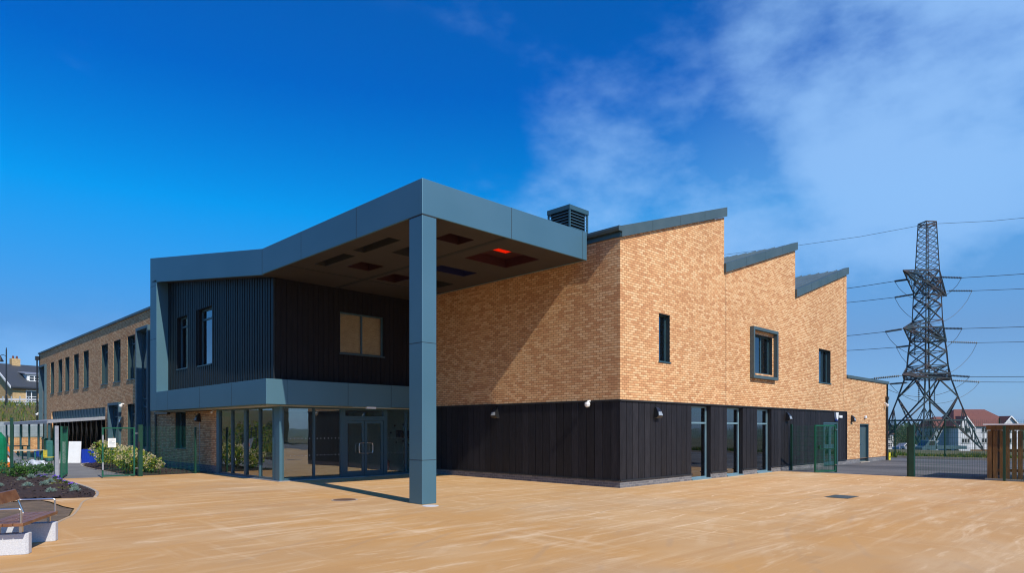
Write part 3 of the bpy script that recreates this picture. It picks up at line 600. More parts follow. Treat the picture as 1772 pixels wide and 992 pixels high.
# movement joints
MB().box(23.145, 23.16, YA - 0.003, YA + 0.01, 2.7, 7.8).build('movement_joint', JOINT, SB); MB().box(35.62, 35.635, YA - 0.003, YA + 0.01, 2.7, 9.55).build('movement_joint', JOINT, SB)
# sawtooth roofs: slab with verge fascia and standing seams
ROOF_Y1 = 24.0
for k in range(3):
    x0, x1 = TX[k], TX[k + 1]; zt0 = 7.95 if k else 7.93; zt1 = 10.03; zb0 = tops[0][1] if k == 0 else (7.76 if k == 1 else 7.78)
    ov = 0.10
    sl = (zt1 - zt0) / (x1 - x0)
    r = MB()
    r.hexa([(x0 - 0.02, YA - 0.06, zt0 - 0.22), (x1 + 0.05, YA - 0.06, zt1 - 0.21), (x1 + 0.05, ROOF_Y1, zt1 - 0.21), (x0 - 0.02, ROOF_Y1, zt0 - 0.22),
            (x0 - 0.02, YA - 0.06, zt0 - 0.02), (x1 + 0.05, YA - 0.06, zt1), (x1 + 0.05, ROOF_Y1, zt1), (x0 - 0.02, ROOF_Y1, zt0 - 0.02)])
    for j in range(1, 26):
        y = YA + j * 0.45
        r.hexa([(x0, y, zt0 - 0.03), (x1, y, zt1 - 0.03), (x1, y + 0.03, zt1 - 0.03), (x0, y + 0.03, zt0 - 0.03), (x0, y, zt0 + 0.025), (x1, y, zt1 + 0.035), (x1, y + 0.03, zt1 + 0.035), (x0, y + 0.03, zt0 + 0.025)])
    ro = r.build('roof', ROOFM, SB)
    # verge capping in four lengths
    for j in range(4):
        a = x0 - 0.03 + (x1 - x0 + 0.10) * j / 4; b = x0 - 0.03 + (x1 - x0 + 0.10) * (j + 1) / 4 - 0.012
        za, zb_ = zt0 + sl * (a - x0), zt0 + sl * (b - x0)
        MB().hexa([(a, YA - 0.10, za - 0.29), (b, YA - 0.10, zb_ - 0.29), (b, YA + 0.16, zb_ - 0.29), (a, YA + 0.16, za - 0.29), (a, YA - 0.10, za + 0.05), (b, YA - 0.10, zb_ + 0.05), (b, YA + 0.16, zb_ + 0.05), (a, YA + 0.16, za + 0.05)]).build('verge_capping', FLASH, ro)
# eaves gutter along the canopy side
g = MB(); g.box(XB - 0.05, XB + 0.1, YA - 0.06, 24, 7.661, 7.78); g.build('eaves_fascia', FRAME, SB)
g = MB()
prof = [(0.0, 0.0), (-0.05, -0.09), (-0.13, -0.10), (-0.17, -0.03), (-0.17, 0.03), (-0.14, 0.03), (-0.13, -0.06), (-0.04, -0.05), (0.02, 0.03)]
g.prism([(XB - 0.05 + p[0], 7.90 + p[1]) for p in prof], 'Y', YA - 0.1, 24.0); g.box(XB - 0.22, XB - 0.03, YA - 0.115, YA - 0.1, 7.79, 7.94)
g.build('gutter', FLASH, SB, fix=True)
# louvred roof cowl
c = MB(); cx0, cx1, cy0, cy1 = 19.95, 21.12, 16.85, 18.02
c.box(cx0 + 0.1, cx1 - 0.1, cy0 + 0.1, cy1 - 0.1, 8.9, 10.5)
for x in (cx0, cx1 - 0.06):
    for y in (cy0, cy1 - 0.06): c.m(1).box(x, x + 0.06, y, y + 0.06, 8.9, 10.5)
c.m(1).prism([(cx0 - 0.015, 10.5), (cx1 + 0.015, 10.5), (cx1 + 0.015, 10.68), (cx0 - 0.015, 10.68)], 'Y', cy0 - 0.015, cy1 + 0.015)
for i in range(12):
    z = 9.08 + i * 0.118
    c.m(2).hexa([(cx0 + 0.06, cy0 + 0.0, z), (cx1 - 0.06, cy0 + 0.0, z), (cx1 - 0.06, cy0 + 0.09, z + 0.05), (cx0 + 0.06, cy0 + 0.09, z + 0.05), (cx0 + 0.06, cy0, z + 0.02), (cx1 - 0.06, cy0, z + 0.02), (cx1 - 0.06, cy0 + 0.09, z + 0.07), (cx0 + 0.06, cy0 + 0.09, z + 0.07)])
    c.hexa([(cx0, cy0 + 0.06, z), (cx0 + 0.09, cy0 + 0.06, z + 0.05), (cx0 + 0.09, cy1 - 0.06, z + 0.05), (cx0, cy1 - 0.06, z), (cx0, cy0 + 0.06, z + 0.02), (cx0 + 0.09, cy0 + 0.06, z + 0.07), (cx0 + 0.09, cy1 - 0.06, z + 0.07), (cx0, cy1 - 0.06, z + 0.02)])
c.build('roof_cowl', [JOINT, FRAME, PANEL], SB)

# ---- entrance block: upper storey
CX, CY = 9.52, 12.60          # canopy outer corner
UX, UY = 10.02, 21.5          # black upper storey faces
def roofz(y): return 7.77 if y < 21.3 else 7.77 + (y - 21.3) * (9.6 - 7.77) / (33.0 - 21.3)
uw = MB(); upw = [(28.25, 29.47, 4.36, 6.62), (25.75, 27.1, 4.36, 6.70)]
# two narrow windows: openings on the X face
UWIN = [(29.7, 31.0, 4.42, 6.68), (27.05, 28.5, 4.40, 6.72)]
wall(uw, 'X', UX + 0.03, UY + 0.03, 32.4, 3.2, [(UY + 0.03, 6.95), (32.4, 8.75)], UWIN, th=0.25)
DW = (12.54, 14.42, 4.58, 6.10)
wall(uw, 'Y', UY + 0.031, UX + 0.281, XB, 3.2, [(UX, 6.95), (XB, 6.95)], [DW], th=0.25)
for wn_ in (0,):
    pass
# board-on-board relief on both faces
n = int((32.35 - UY - 0.05) / 0.21)
uc = uw; uw = MB()
for i in range(n):
    y = UY + 0.05 + i * 0.21
    zt = 6.9 + max(0, (y - 21.5)) * (8.7 - 6.95) / (32.4 - 21.5)
    segs = [(3.2, zt)]
    for (a, b, c_, d) in UWIN:
        if y + 0.09 > a and y < b: segs = [(3.2, c_ - 0.04), (d, zt)]
    for s in segs: uw.box(UX - 0.02 + random.uniform(0, 0.006), UX + 0.0295, y, y + 0.135, s[0], s[1])
uw.box(UX - 0.022, UX + 0.04, UY - 0.004, UY + 0.045, 3.2, 6.9)
uw.build('upper_cladding', BW_BLUE, SB); uw = uc
n = int((XB - UX - 0.1) / 0.20)
for i in range(n):
    x = UX + 0.06 + i * 0.20
    segs = [(3.2, 6.9)]
    if x + 0.17 > DW[0] and x < DW[1]: segs = [(3.2, DW[2] - 0.04), (DW[3], 6.9)]
    for s in segs: uw.box(x, x + 0.17, UY + 0.01, UY + 0.0295, s[0], s[1])
uw.build('upper_cladding', BW_DEEP, SB)
for (a, b, c_, d) in UWIN:
    window(SB, 'X', UX, a, b, c_, d, 0.16, 0.07, trans=(d - 0.42,))
dwn = window(SB, 'Y', UY, *DW, 0.10, 0.05, mulls=((DW[0] + DW[1]) / 2 + 0.02,), glass=GLASS_B)
MB().box(DW[0], DW[1], UY + 0.235, UY + 0.24, DW[2], DW[3]).build('window_backing', BEIGE_PANEL, dwn)  # flat beige panel behind the glass sets the pane's tone
# frame: left upright, sloping head, floor band, canopy, column
pf = MB()
J = 0.008
# left upright
pf.box(CX, UX + 0.3, 32.12, 33.0, 2.62, 8.49)
# sloping head over the block  (profile in Y,Z extruded in X)
pf.prism([(21.3, 6.9), (33.0, 8.492), (33.0, 9.60), (21.3, 7.77)], 'X', CX, CX + 0.06)
MB().prism([(21.3, 6.93), (33.0, 8.52), (33.0, 9.58), (21.3, 7.75)], 'X', CX + 0.061, 11.0).build('head_soffit', SOFFIT, SB)
fr = pf.build('portal_frame', PANEL, SB, bevel=0.012)
bd = MB()
bd.prism([(21.0, 2.62), (32.118, 2.62), (32.118, 3.46), (21.0, 3.46)], 'X', CX, UX + 0.25)
bd.box(UX + 0.2505, XB - 0.05, 21.0, 21.6, 2.62, 3.46)
bd.build('floor_band', PANEL, SB, bevel=0.01)
# joints in the cladding panels
jn = MB()
for z in (5.85, 8.25): MB().box(CX - 0.003, CX + 0.01, 32.13, 33.0, z, z + 0.012).build('panel_joint', JOINT, SB)
for y in (30.6, 26.9, 23.8): MB().box(CX - 0.003, CX + 0.01, y, y + 0.012, 2.63, 3.45).build('panel_joint', JOINT, SB)
for x in (12.55, 14.4): MB().box(x, x + 0.012, 20.996, 21.01, 2.63, 3.45).build('panel_joint', JOINT, SB)
# canopy
cn = MB()
BX = 15.73
ED = 0.05
cn.box(CX, CX + ED, CY + ED, 21.299, 6.92, 7.77)             # left beam
cn.box(CX, BX, CY, CY + ED, 6.92, 7.77)                      # front beam
cn.box(BX - 0.05, BX, CY + ED, 21.49, 6.92, 7.77)            # right edge
cnp = cn.build('canopy', PANEL, SB, bevel=0.012)
wells = [(10.10, 10.50, 14.84, 16.66), (10.10, 10.50, 17.14, 18.90), (10.98, 11.82, 17.6, 18.5), (11.02, 11.85, 15.2, 16.1), (11.03, 11.9, 13.4, 14.1), (12.93, 14.68, 13.55, 15.05), (13.0, 14.5, 16.2, 16.9), (12.6, 13.4, 18.2, 19.3), (14.0, 15.0, 18.0, 18.9)]
sf = MB()
us = sorted(set([CX + ED, BX - 0.05] + [v for q in wells for v in q[:2]])); vs = sorted(set([CY + ED, 21.5] + [v for q in wells for v in q[2:]]))
for a, b in zip(us[:-1], us[1:]):
    for c_, d in zip(vs[:-1], vs[1:]):
        mx_, my_ = (a + b) / 2, (c_ + d) / 2
        if not any(q[0] < mx_ < q[1] and q[2] < my_ < q[3] for q in wells): sf.face([(a, c_, 6.935), (a, d, 6.935), (b, d, 6.935), (b, c_, 6.935)])
# shadow grooves between soffit bays
sf.m(1)
for x in (12.3,): sf.box(x, x + 0.14, CY + ED, 21.4, 6.925, 6.9345)
for y in (19.6,): sf.box(CX + ED, BX - 0.05, y, y + 0.05, 6.926, 6.9345)
sf.build('soffit', [SOFFIT, JOINT], SB)
WELLD = var_mat('well_lining', (0.02, 0.02, 0.02), rough=0.8)
wellm = [WELLD, WELLD, var_mat('plum_well', (0.03, 0.006, 0.006), rough=0.5), WELLD, var_mat('maroon_well', (0.035, 0.007, 0.006), rough=0.5), var_mat('red_well', (0.045, 0.007, 0.006), rough=0.5), var_mat('blue_well', (0.008, 0.01, 0.07), rough=0.5), var_mat('plum_well_dark', (0.03, 0.006, 0.006), rough=0.5), WELLD]
def tinted(name, col):
    m = bpy.data.materials.new(name); m.use_nodes = True; nt = m.node_tree; b = nt.nodes['Principled BSDF']; b.inputs['Base Color'].default_value = C4(col); b.inputs['Roughness'].default_value = 0.4
    tl = N(nt, 'ShaderNodeBsdfTranslucent'); tl.inputs[0].default_value = C4(col); mx = N(nt, 'ShaderNodeMixShader'); mx.inputs[0].default_value = 0.8
    nt.links.new(b.outputs[0], mx.inputs[1]); nt.links.new(tl.outputs[0], mx.inputs[2]); nt.links.new(mx.outputs[0], nt.nodes['Material Output'].inputs[0]); return m
ORG = tinted('orange_rooflight_glass', (0.95, 0.10, 0.008))
for k, (a, b, c_, d) in enumerate(wells):
    m = MB(); t = 0.01
    zt = 7.20 if k == 5 else 7.35
    m.box(a, a + t, c_, d, 6.936, zt); m.box(b - t, b, c_, d, 6.936, zt); m.box(a + t, b - t, c_, c_ + t, 6.936, zt); m.box(a + t, b - t, d - t, d, 6.936, zt)
    if k != 5: m.box(a, b, c_, d, zt, zt + 0.01)
    wo = m.build('soffit_well', wellm[k], SB)
    if k == 5:
        MB().box(13.6, 14.15, 14.13, 14.52, 7.203, 7.21).build('rooflight', ORG, wo)
        bpn = MB()
        for (p0, p1, q0, q1) in ((a, 13.6, c_, d), (14.15, b, c_, d), (13.6, 14.15, c_, 14.13), (13.6, 14.15, 14.52, d)): bpn.box(p0, p1, q0, q1, 7.201, 7.215)
        bpn.build('well_lid', wellm[k], wo)
# canopy deck (top) with an opening over the rooflight
dk = MB(); q = wells[5]
for (a, b, c_, d) in ((CX + ED, BX - 0.05, CY + ED, q[2]), (CX + ED, BX - 0.05, q[3], 21.49), (CX + ED, q[0], q[2], q[3]), (q[1], BX - 0.05, q[2], q[3])): dk.box(a, b, c_, d, 7.72, 7.755)
dk.build('canopy_deck', ROOFM, SB)
jn = MB()
for x in (12.50, 15.52): MB().box(x, x + 0.012, CY - 0.003, CY + 0.01, 6.93, 7.76).build('panel_joint', JOINT, SB)
for y in (15.5, 18.6, 21.29): MB().box(CX - 0.003, CX + 0.01, y, y + 0.01, 6.93, 7.76).build('panel_joint', JOINT, SB)
MB().box(CX - 0.003, CX + 0.45, CY - 0.003, CY + 0.55, 6.895, 6.9195).build('panel_joint', JOINT, SB)
# dark infill between canopy and hall wall
MB().box(BX + 0.002, XB - 0.002, 13.35, 21.49, 7.22, 7.70).build('canopy_infill', BLACKWOOD, SB)
# column
cl = MB(); cl.box(CX, CX + 0.43, CY, CY + 0.52, 0.0, 6.894); co = cl.build('column', PANEL, SB, bevel=0.012)
for z in (1.05, 3.86): MB().box(CX - 0.003, CX + 0.433, CY - 0.003, CY + 0.523, z, z + 0.012).build('panel_joint', JOINT, co)
# block roof and upper ceiling/floor
b = MB(); b.box(UX + 0.3, XB + 0.2, UY + 0.3, 33, 3.1, 3.2); b.box(UX + 0.26, XB, UY + 0.26, 33, 6.96, 7.1); b.build('floor_slabs', INT, SB)
b = MB(); b.hexa([(11.0, 21.5, 7.5), (XB + 0.2, 21.5, 7.5), (XB + 0.2, 33, 9.3), (11.0, 33, 9.3), (11.0, 21.5, 7.7), (XB + 0.2, 21.5, 7.7), (XB + 0.2, 33, 9.5), (11.0, 33, 9.5)]); b.build('block_roof', ROOFM, SB)
# underside return below the band
MB().box(CX + 0.3, XB - 0.06, 21.6, 33.0, 2.58, 2.618).build('band_soffit', INT, SB)

# ---- entrance glazing
GX, GY = 10.30, 21.62
def curtain(face, plane, us, z0, z1, fw=0.06, dep=0.12, name='glazed_screen', thick=()):
    m = MB()
    for i, u in enumerate(us):
        wv = 0.17 if i in thick else fw
        fbox(m, face, plane, u - wv / 2, u + wv / 2, -0.01, dep, z0, z1)
    fbox(m, face, plane, us[0], us[-1], 0.0, dep - 0.01, z0 - 0.001, z0 + 0.09); fbox(m, face, plane, us[0], us[-1], 0.0, dep - 0.01, z1 - 0.06, z1 + 0.001)
    o = m.build(name, FRAME, SB)
    for a, b in zip(us[:-1], us[1:]):
        g = MB(); fbox(g, face, plane, a + 0.02, b - 0.02, 0.05, 0.058, z0 + 0.08, z1 - 0.05); g.build('pane', GLASS, o)
    return o
curtain('X', GX, [26.98, 25.75, 24.50, 23.28, 22.18][::-1], 0.0, 2.58, thick=(2,))
curtain('Y', GY, [10.40, 11.57, 12.66], 0.0, 2.58)
curtain('Y', GY, [14.62, 15.55, 16.42], 0.0, 2.58)
m = MB(); m.box(GX - 0.02, GX + 0.3, 26.98, 27.22, 0, 2.62); m.build('end_post', PANEL, SB)
m = MB(); m.box(GX - 0.04, GX + 0.07, GY - 0.03, GY + 0.26, 0, 2.58); m.box(GX + 0.0, GX + 0.10, GY + 0.26, 22.16, 0, 2.58)
m.build('corner_post', PANEL, SB, bevel=0.006)
# double entrance door
m = MB(); m.box(12.69, 12.80, GY - 0.02, GY + 0.13, 0, 2.58); m.box(14.48, 14.59, GY - 0.02, GY + 0.13, 0, 2.58); m.box(12.80, 14.48, GY - 0.02, GY + 0.13, 2.12, 2.28); m.box(12.80, 14.48, GY, GY + 0.11, 2.50, 2.58); m.box(12.80, 14.48, GY - 0.02, GY + 0.1, 0, 0.03)
df = m.build('entrance_door', FRAME, SB)
g = MB(); g.box(12.8, 14.48, GY + 0.05, GY + 0.058, 2.28, 2.50); g.build('pane', GLASS, df)
for (a, b, hx) in ((12.81, 13.63, 13.56), (13.65, 14.47, 13.72)):
    m = MB(); fr_ = 0.10
    m.box(a, a + fr_, GY, GY + 0.06, 0.035, 2.11); m.box(b - fr_, b, GY, GY + 0.06, 0.035, 2.11); m.box(a + fr_, b - fr_, GY, GY + 0.06, 0.035, 0.23); m.box(a + fr_, b - fr_, GY, GY + 0.06, 2.01, 2.11)
    m.build('door_leaf', FRAME, df)
    MB().box(a + fr_ - 0.01, b - fr_ + 0.01, GY + 0.028, GY + 0.036, 0.22, 2.02).build('pane', GLASS, df)
    s = 1 if hx > 13.64 else -1
    h = MB(); h.tube([(hx, GY, 0.88), (hx, GY - 0.07, 0.88), (hx + s * 0.20, GY - 0.09, 0.90), (hx + s * 0.22, GY - 0.09, 0.98), (hx + s * 0.22, GY - 0.09, 1.18), (hx + s * 0.20, GY - 0.09, 1.26), (hx, GY - 0.07, 1.28), (hx, GY, 1.28)], 0.016, 8); h.build('handle', STEEL, df)
m = MB(); m.box(GX - 0.12, GX + 0.3, GY - 0.12, 27.2, -0.01, 0.02); m.box(GX + 0.3, 16.42, GY - 0.12, GY + 0.1, -0.01, 0.02); m.build('drainage_channel', GALV, SB)
# manifestation dots on the glass
for z in (0.85, 1.45):
    for k in range(40):
        x = 10.68 + k * 0.145
        if x < 12.6 or x > 14.72: MB().box(x, x + 0.02, GY + 0.046, GY + 0.049, z, z + 0.03).build('glass_marker', PLASTIC_W, SB)
# interior of the entrance
m = MB(); m.box(GX, XB, GY, 33, -0.02, 0.012); m.build('interior_floor', CARPET, SB)
m = MB(); m.box(XB - 0.12, XB - 0.1, GY + 0.15, 33, 0.012, 2.58); m.build('interior_side_wall', INT_G, SB)
m = MB(); m.box(GX + 0.3, XB - 0.12, 27.3, 27.4, 0.012, 2.58); m.build('interior_back_wall', INT_D, SB)
MB().box(GX + 0.1, XB - 0.1, GY + 0.1, 33, 2.56, 2.578).build('interior_ceiling', INT, SB)
for (y, z, s) in ((22.1, 1.9, .07), (22.9, 1.95, .07), (23.5, 1.9, .08), (22.2, 1.2, .06), (22.9, 1.25, .07), (23.4, 1.2, .06), (22.5, 1.1, .08), (23.8, 1.6, .07), (24.2, 1.95, .08), (22.4, 1.9, .05)): MB().box(XB - 0.15, XB - 0.121, y, y + s, z, z + s).build('wall_socket', BLACKP, SB)
t = MB(); t.box(XB - 0.26, XB - 0.121, 22.35, 22.95, 1.42, 1.72); t.box(XB - 0.22, XB - 0.121, 23.02, 23.35, 1.45, 1.75)
tag(t.build('switch_panel', BLACKP), 'black wall panel on the mint wall behind the entrance glass', 'panel')
# fire extinguisher
fe = thing('fire_extinguisher', 'red fire extinguisher standing on the floor behind the entrance glazing', 'fire extinguisher', (14.95, GY + 0.45, 0.012))
MB().lathe((14.95, GY + 0.45, 0.012), [(0.078, 0), (0.085, 0.03), (0.085, 0.42), (0.06, 0.50), (0.03, 0.53)], 20).build('cylinder', REDP, fe, smooth=False)
MB().tube([(14.95, GY + 0.45, 0.54), (14.95, GY + 0.45, 0.62), (14.87, GY + 0.43, 0.62)], 0.02, 6).tube([(14.95, GY + 0.43, 0.58), (15.03, GY + 0.40, 0.5), (15.05, GY + 0.40, 0.25)], 0.012, 6).build('valve', BLACKP, fe)
# lockers dark against the back
m = MB(); 
for k in range(5): m.box(10.9 + k * 0.42, 11.3 + k * 0.42, 26.6, 27.05, 0.012, 1.6)
tag(m.build('locker_bank', INT_D), 'bank of dark lockers inside the entrance hall', 'lockers')

# ---- hall & wing interiors
m = MB(); m.box(XB + 0.3, 36, 15.4, 15.5, 0, 7.5); m.build('hall_partition', INT, SB)
m = MB(); m.box(XB + 0.3, 36, YA + 0.3, 15.4, -0.02, 0.01); m.box(XB + 0.3, 36, YA + 0.31, 15.4, 3.1, 3.3); m.build('hall_floors', CARPET, SB)
# side door at the far end of the hall cladding
m = MB(); m.box(32.9, 32.98, YA, YA + 0.1, 0, 2.13); m.box(34.66, 34.74, YA - 0.02, YA + 0.1, 0, 2.13); m.box(32.98, 34.66, YA, YA + 0.1, 2.05, 2.13)
sd = m.build('side_door', FRAME, SB)
m = MB()
for a, b in ((32.99, 33.8), (33.82, 34.65)):
    m.box(a, a + 0.12, YA + 0.03, YA + 0.08, 0.02, 2.04); m.box(b - 0.12, b, YA + 0.03, YA + 0.08, 0.02, 2.04); m.box(a + 0.12, b - 0.12, YA + 0.03, YA + 0.08, 0.02, 0.2); m.box(a + 0.12, b - 0.12, YA + 0.03, YA + 0.08, 1.92, 2.04); m.box(a + 0.12, b - 0.12, YA + 0.03, YA + 0.08, 0.85, 1.05)
m.build('door_leaf', FRAME, sd)
MB().box(33.0, 34.64, YA + 0.055, YA + 0.06, 0.1, 2.0).build('pane', GLASS_D, sd)
# grey service door
m = MB(); m.box(38.06, 39.49, YA + 0.14, YA + 0.21, 0.03, 2.06); m.m(1); m.box(38.74, 38.75, YA + 0.137, YA + 0.14, 0.03, 2.05); m.box(39.44, 39.497, YA + 0.012, YA + 0.139, 0.03, 2.07); m.box(38.053, 38.10, YA + 0.012, YA + 0.139, 0.03, 2.07); m.box(38.10, 39.44, YA + 0.012, YA + 0.139, 2.03, 2.07)
sv = m.build('service_door', [FLASH, FRAME], SB)
MB().tube([(38.62, YA + 0.16, 1.0), (38.62, YA + 0.1, 1.0), (38.47, YA + 0.1, 1.0)], 0.015, 6).build('handle', STEEL, sv)
MB().box(38.05, 39.5, YA - 0.06, YA + 0.22, -0.03, 0.028).build('doorstep', KERB, SB)

# ---- classroom wing
WX = 10.40
FRAME_M = var_mat('frame_surround', (0.05, 0.105, 0.135), rough=0.5)
TEALFR = var_mat('dark_reveal_metal', (0.012, 0.040, 0.045), rough=0.5)
wwin = [(38.58, 39.97), (41.24, 42.65), (43.84, 45.32), (48.30, 49.73), (50.93, 52.35), (53.64, 55.0), (55.86, 57.22), (58.6, 59.84)]
holes = [(a, b, 4.46, 6.80) for a, b in wwin]
holes += [(44.4, 59.5, 0.31, 3.10), (38.64, 40.0, 0.92, 3.14), (41.2, 43.25, 0.31, 3.20), (36.1, 37.95, 0.75, 6.9), (61.35, 63.5, 0.5, 6.7), (31.05, 32.4, 0.92, 2.575)]
w = MB(); wall(w, 'X', WX, 33.01, 64.2, 0.301, [(33.01, 7.78), (64.2, 7.78)], holes[:-1]); wall(w, 'Y', 64.2, WX, 24, 0.0, [(WX, 7.78), (24, 7.78)], th=-0.3)
w.build('wing_wall', BRICK, SB)
w = MB(); wall(w, 'X', WX, 27.23, 33.0, 0.301, [(27.23, 2.579), (33.0, 2.579)], [holes[-1]]); w.build('entrance_brick_wall', BRICK, SB)
MB().box(WX - 0.07, 24, 33.02, 64.3, 7.781, 7.90).build('wing_flashing', FLASH, SB)
MB().box(WX + 0.3, 24, 33.02, 63.9, 7.5, 7.75).box(WX + 0.3, 24, 27.3, 63.9, 3.3, 3.45).box(14.2, 14.3, 27.3, 63.9, 0, 7.5).box(WX + 0.3, 24, 27.3, 63.9, -0.01, 0.012).build('wing_interior', INT_D, SB)
for a, b in wwin:
    window(SB, 'X', WX, a, b, 4.46, 6.80, 0.20, 0.06, trans=(6.38,), mulls=(), liner=TEALFR)
window(SB, 'X', WX, 38.64, 40.0, 0.92, 3.14, 0.20, 0.06, trans=(2.6,), liner=TEALFR)
window(SB, 'X', WX, 31.05, 32.4, 0.92, 2.575, 0.20, 0.05, liner=TEALFR)
def tall_frame(y0, y1, z0, z1, trans):
    o = window(SB, 'X', WX, y0 + 0.14, y1 - 0.14, z0 + 0.14, z1 - 0.14, 0.14, 0.07, trans=trans, sill=False)
    m = MB(); a, b = WX - 0.14, WX + 0.13
    m.box(a, b, y0, y0 + 0.14, z0, z1); m.box(a, b, y1 - 0.14, y1, z0, z1); m.box(a, b, y0 + 0.14, y1 - 0.14, z0, z0 + 0.14); m.box(a, b, y0 + 0.14, y1 - 0.14, z1 - 0.14, z1)
    m.build('box_surround', FRAME_M, o); return o
tall_frame(36.0, 37.99, 0.68, 7.0, (2.95, 3.35)); tall_frame(61.25, 63.6, 0.4, 6.8, (3.0,)); tall_frame(41.1, 43.35, 0.2, 3.28, (2.5,))
# ground floor glazed opening with dark battened head
m = MB(); m.box(WX + 0.08, WX + 0.2, 44.4, 59.5, 2.45, 3.10)
for k in range(20): m.box(WX + 0.05, WX + 0.079, 44.45 + k * 0.78, 44.53 + k * 0.78, 2.47, 3.08)
op = m.build('opening_head', FRAME, SB)
m = MB()
for k in range(13): y = 44.45 + k * 1.25; m.box(WX + 0.1, WX + 0.18, y, y + 0.07, 0, 2.45)
m.build('glazed_doors', BLACKP, SB)
# downpipes
dp = MB(); dp.tube([(WX - 0.16, 64.05, 0), (WX - 0.16, 64.05, 7.5)], 0.055, 8); dp.box(WX - 0.28, WX - 0.04, 63.9, 64.2, 7.3, 7.6); dp.build('downpipe', BLACKP, SB)
dp = MB(); dp.tube([(WX - 0.09, 34.9, 0), (WX - 0.09, 34.9, 2.6)], 0.05, 8); dp.box(WX - 0.13, WX - 0.0, 33.1, 35.0, 2.5, 2.61); dp.build('downpipe', BLACKP, SB)
dp = MB(); dp.tube([(42.55, YA - 0.07, 0), (42.55, YA - 0.07, 3.55)], 0.055, 8); dp.box(42.43, 42.67, YA - 0.14, YA - 0.0, 3.5, 3.68); dp.build('downpipe', BLACKP, SB)
t = MB().box(42.60, 42.85, YA - 0.16, YA - 0.13, 0.0, 0.42).box(42.60, 42.63, YA - 0.13, YA - 0.01, 0.0, 0.42)
t.m(1); t.box(42.66, 42.8, YA - 0.163, YA - 0.16, 0.12, 0.2); tag(t.build('pipe_guard', [YELLOWP, BLACKP]), 'small yellow guard at the foot of the downpipe on the low extension', 'guard')

# ------------------------------------------------------------------ lean-to canopy
lc = thing('lean_to_canopy', 'flat grey lean-to canopy on slim posts along the classroom wing', 'canopy', (7.6, 44.4, 0))
m = MB(); m.hexa([(7.6, 44.4, 2.20), (10.38, 44.4, 2.46), (10.38, 59.5, 2.46), (7.6, 59.5, 2.20), (7.6, 44.4, 2.27), (10.38, 44.4, 2.53), (10.38, 59.5, 2.53), (7.6, 59.5, 2.27)]); m.build('roof_sheet', GALV, lc)
m = MB(); m.hexa([(7.58, 44.34, 2.13), (10.38, 44.34, 2.36), (10.38, 44.398, 2.36), (7.58, 44.398, 2.13), (7.58, 44.34, 2.29), (10.38, 44.34, 2.545), (10.38, 44.398, 2.545), (7.58, 44.398, 2.29)]); m.box(7.54, 7.598, 44.34, 59.5, 2.10, 2.25); m.build('fascia', GALV, lc)
for y in (44.5, 47.5, 50.5, 53.5, 56.5, 59.3):
    MB().box(7.62, 7.72, y - 0.05, y + 0.05, 0, 2.2).build('post', FRAME, lc)
MB().box(7.52, 7.82, 44.35, 44.65, 0.0, 1.15).build('post_padding', TEALP, lc, bevel=0.03)

# ------------------------------------------------------------------ wall lights, cameras, alarm
def wall_light(face, p, label):
    """dark half-cone bulkhead: p is the point on the wall at the light's centre"""
    t = thing('wall_light', label, 'wall light', p, 'wall lights on the school')
    prof = [(0.0, 0.19, 0.05), (0.06, 0.17, 0.07), (0.15, 0.05, 0.12), (0.19, -0.10, 0.15), (0.14, -0.16, 0.15), (0.0, -0.18, 0.14)]   # depth, z, halfwidth
    def q(dn, u, z): return (p[0] + u, p[1] - dn, p[2] + z) if face == 'Y' else (p[0] - dn, p[1] + u, p[2] + z)
    m = MB()
    for (a, b) in zip(prof[:-2], prof[1:-1]): m.face([q(a[0], -a[2], a[1]), q(a[0], a[2], a[1]), q(b[0], b[2], b[1]), q(b[0], -b[2], b[1])])
    for s in (-1, 1):
        m.face([q(x[0], s * x[2], x[1]) for x in prof])
    m.build('hood', BLACKP, t)
    MB().face([q(prof[3][0] - .005, -0.14, -0.10), q(prof[3][0] - .005, 0.14, -0.10), q(0.14, 0.14, -0.155), q(0.14, -0.14, -0.155)]).face([q(0.14, -0.14, -0.16), q(0.14, 0.14, -0.16), q(0, 0.13, -0.18), q(0, -0.13, -0.18)]).face([q(0.166, -0.09, 0.03), q(0.166, 0.09, 0.03), q(0.197, 0.12, -0.09), q(0.197, -0.12, -0.09)]).build('lens', LENS, t)
    MB().box(*( (p[0] - 0.08, p[0] + 0.08, p[1] - 0.012, p[1], p[2] - 0.14, p[2] + 0.15) if face == 'Y' else (p[0] - 0.012, p[0], p[1] - 0.08, p[1] + 0.08, p[2] - 0.14, p[2] + 0.15))).build('backplate', BLACKP, t)
    return t
wall_light('Y', (18.42, YA, 2.33), 'black wall light on the sunlit timber cladding beside the hall corner')
wall_light('Y', (28.65, YA, 2.33), 'black wall light on the timber cladding right of the three tall windows')
wall_light('Y', (36.75, YA, 2.33), 'black wall light on brick left of the grey service door')
wall_light('X', (XB, 17.35, 2.38), 'black wall light on the shaded hall cladding beside the canopy column')
wall_light('X', (WX, 29.35, 2.28), 'black wall light above its conduit on brick beside the corner glazing')
wall_light('X', (WX, 40.75, 2.28), 'black wall light on the classroom wing between door frame and window')
MB_ = MB().tube([(WX - 0.012, 29.33, 0.32), (WX - 0.012, 29.33, 2.1)], 0.012, 6); tag(MB_.build('cable_conduit', GALV), 'thin grey cable conduit running down the brick below the wall light', 'conduit')
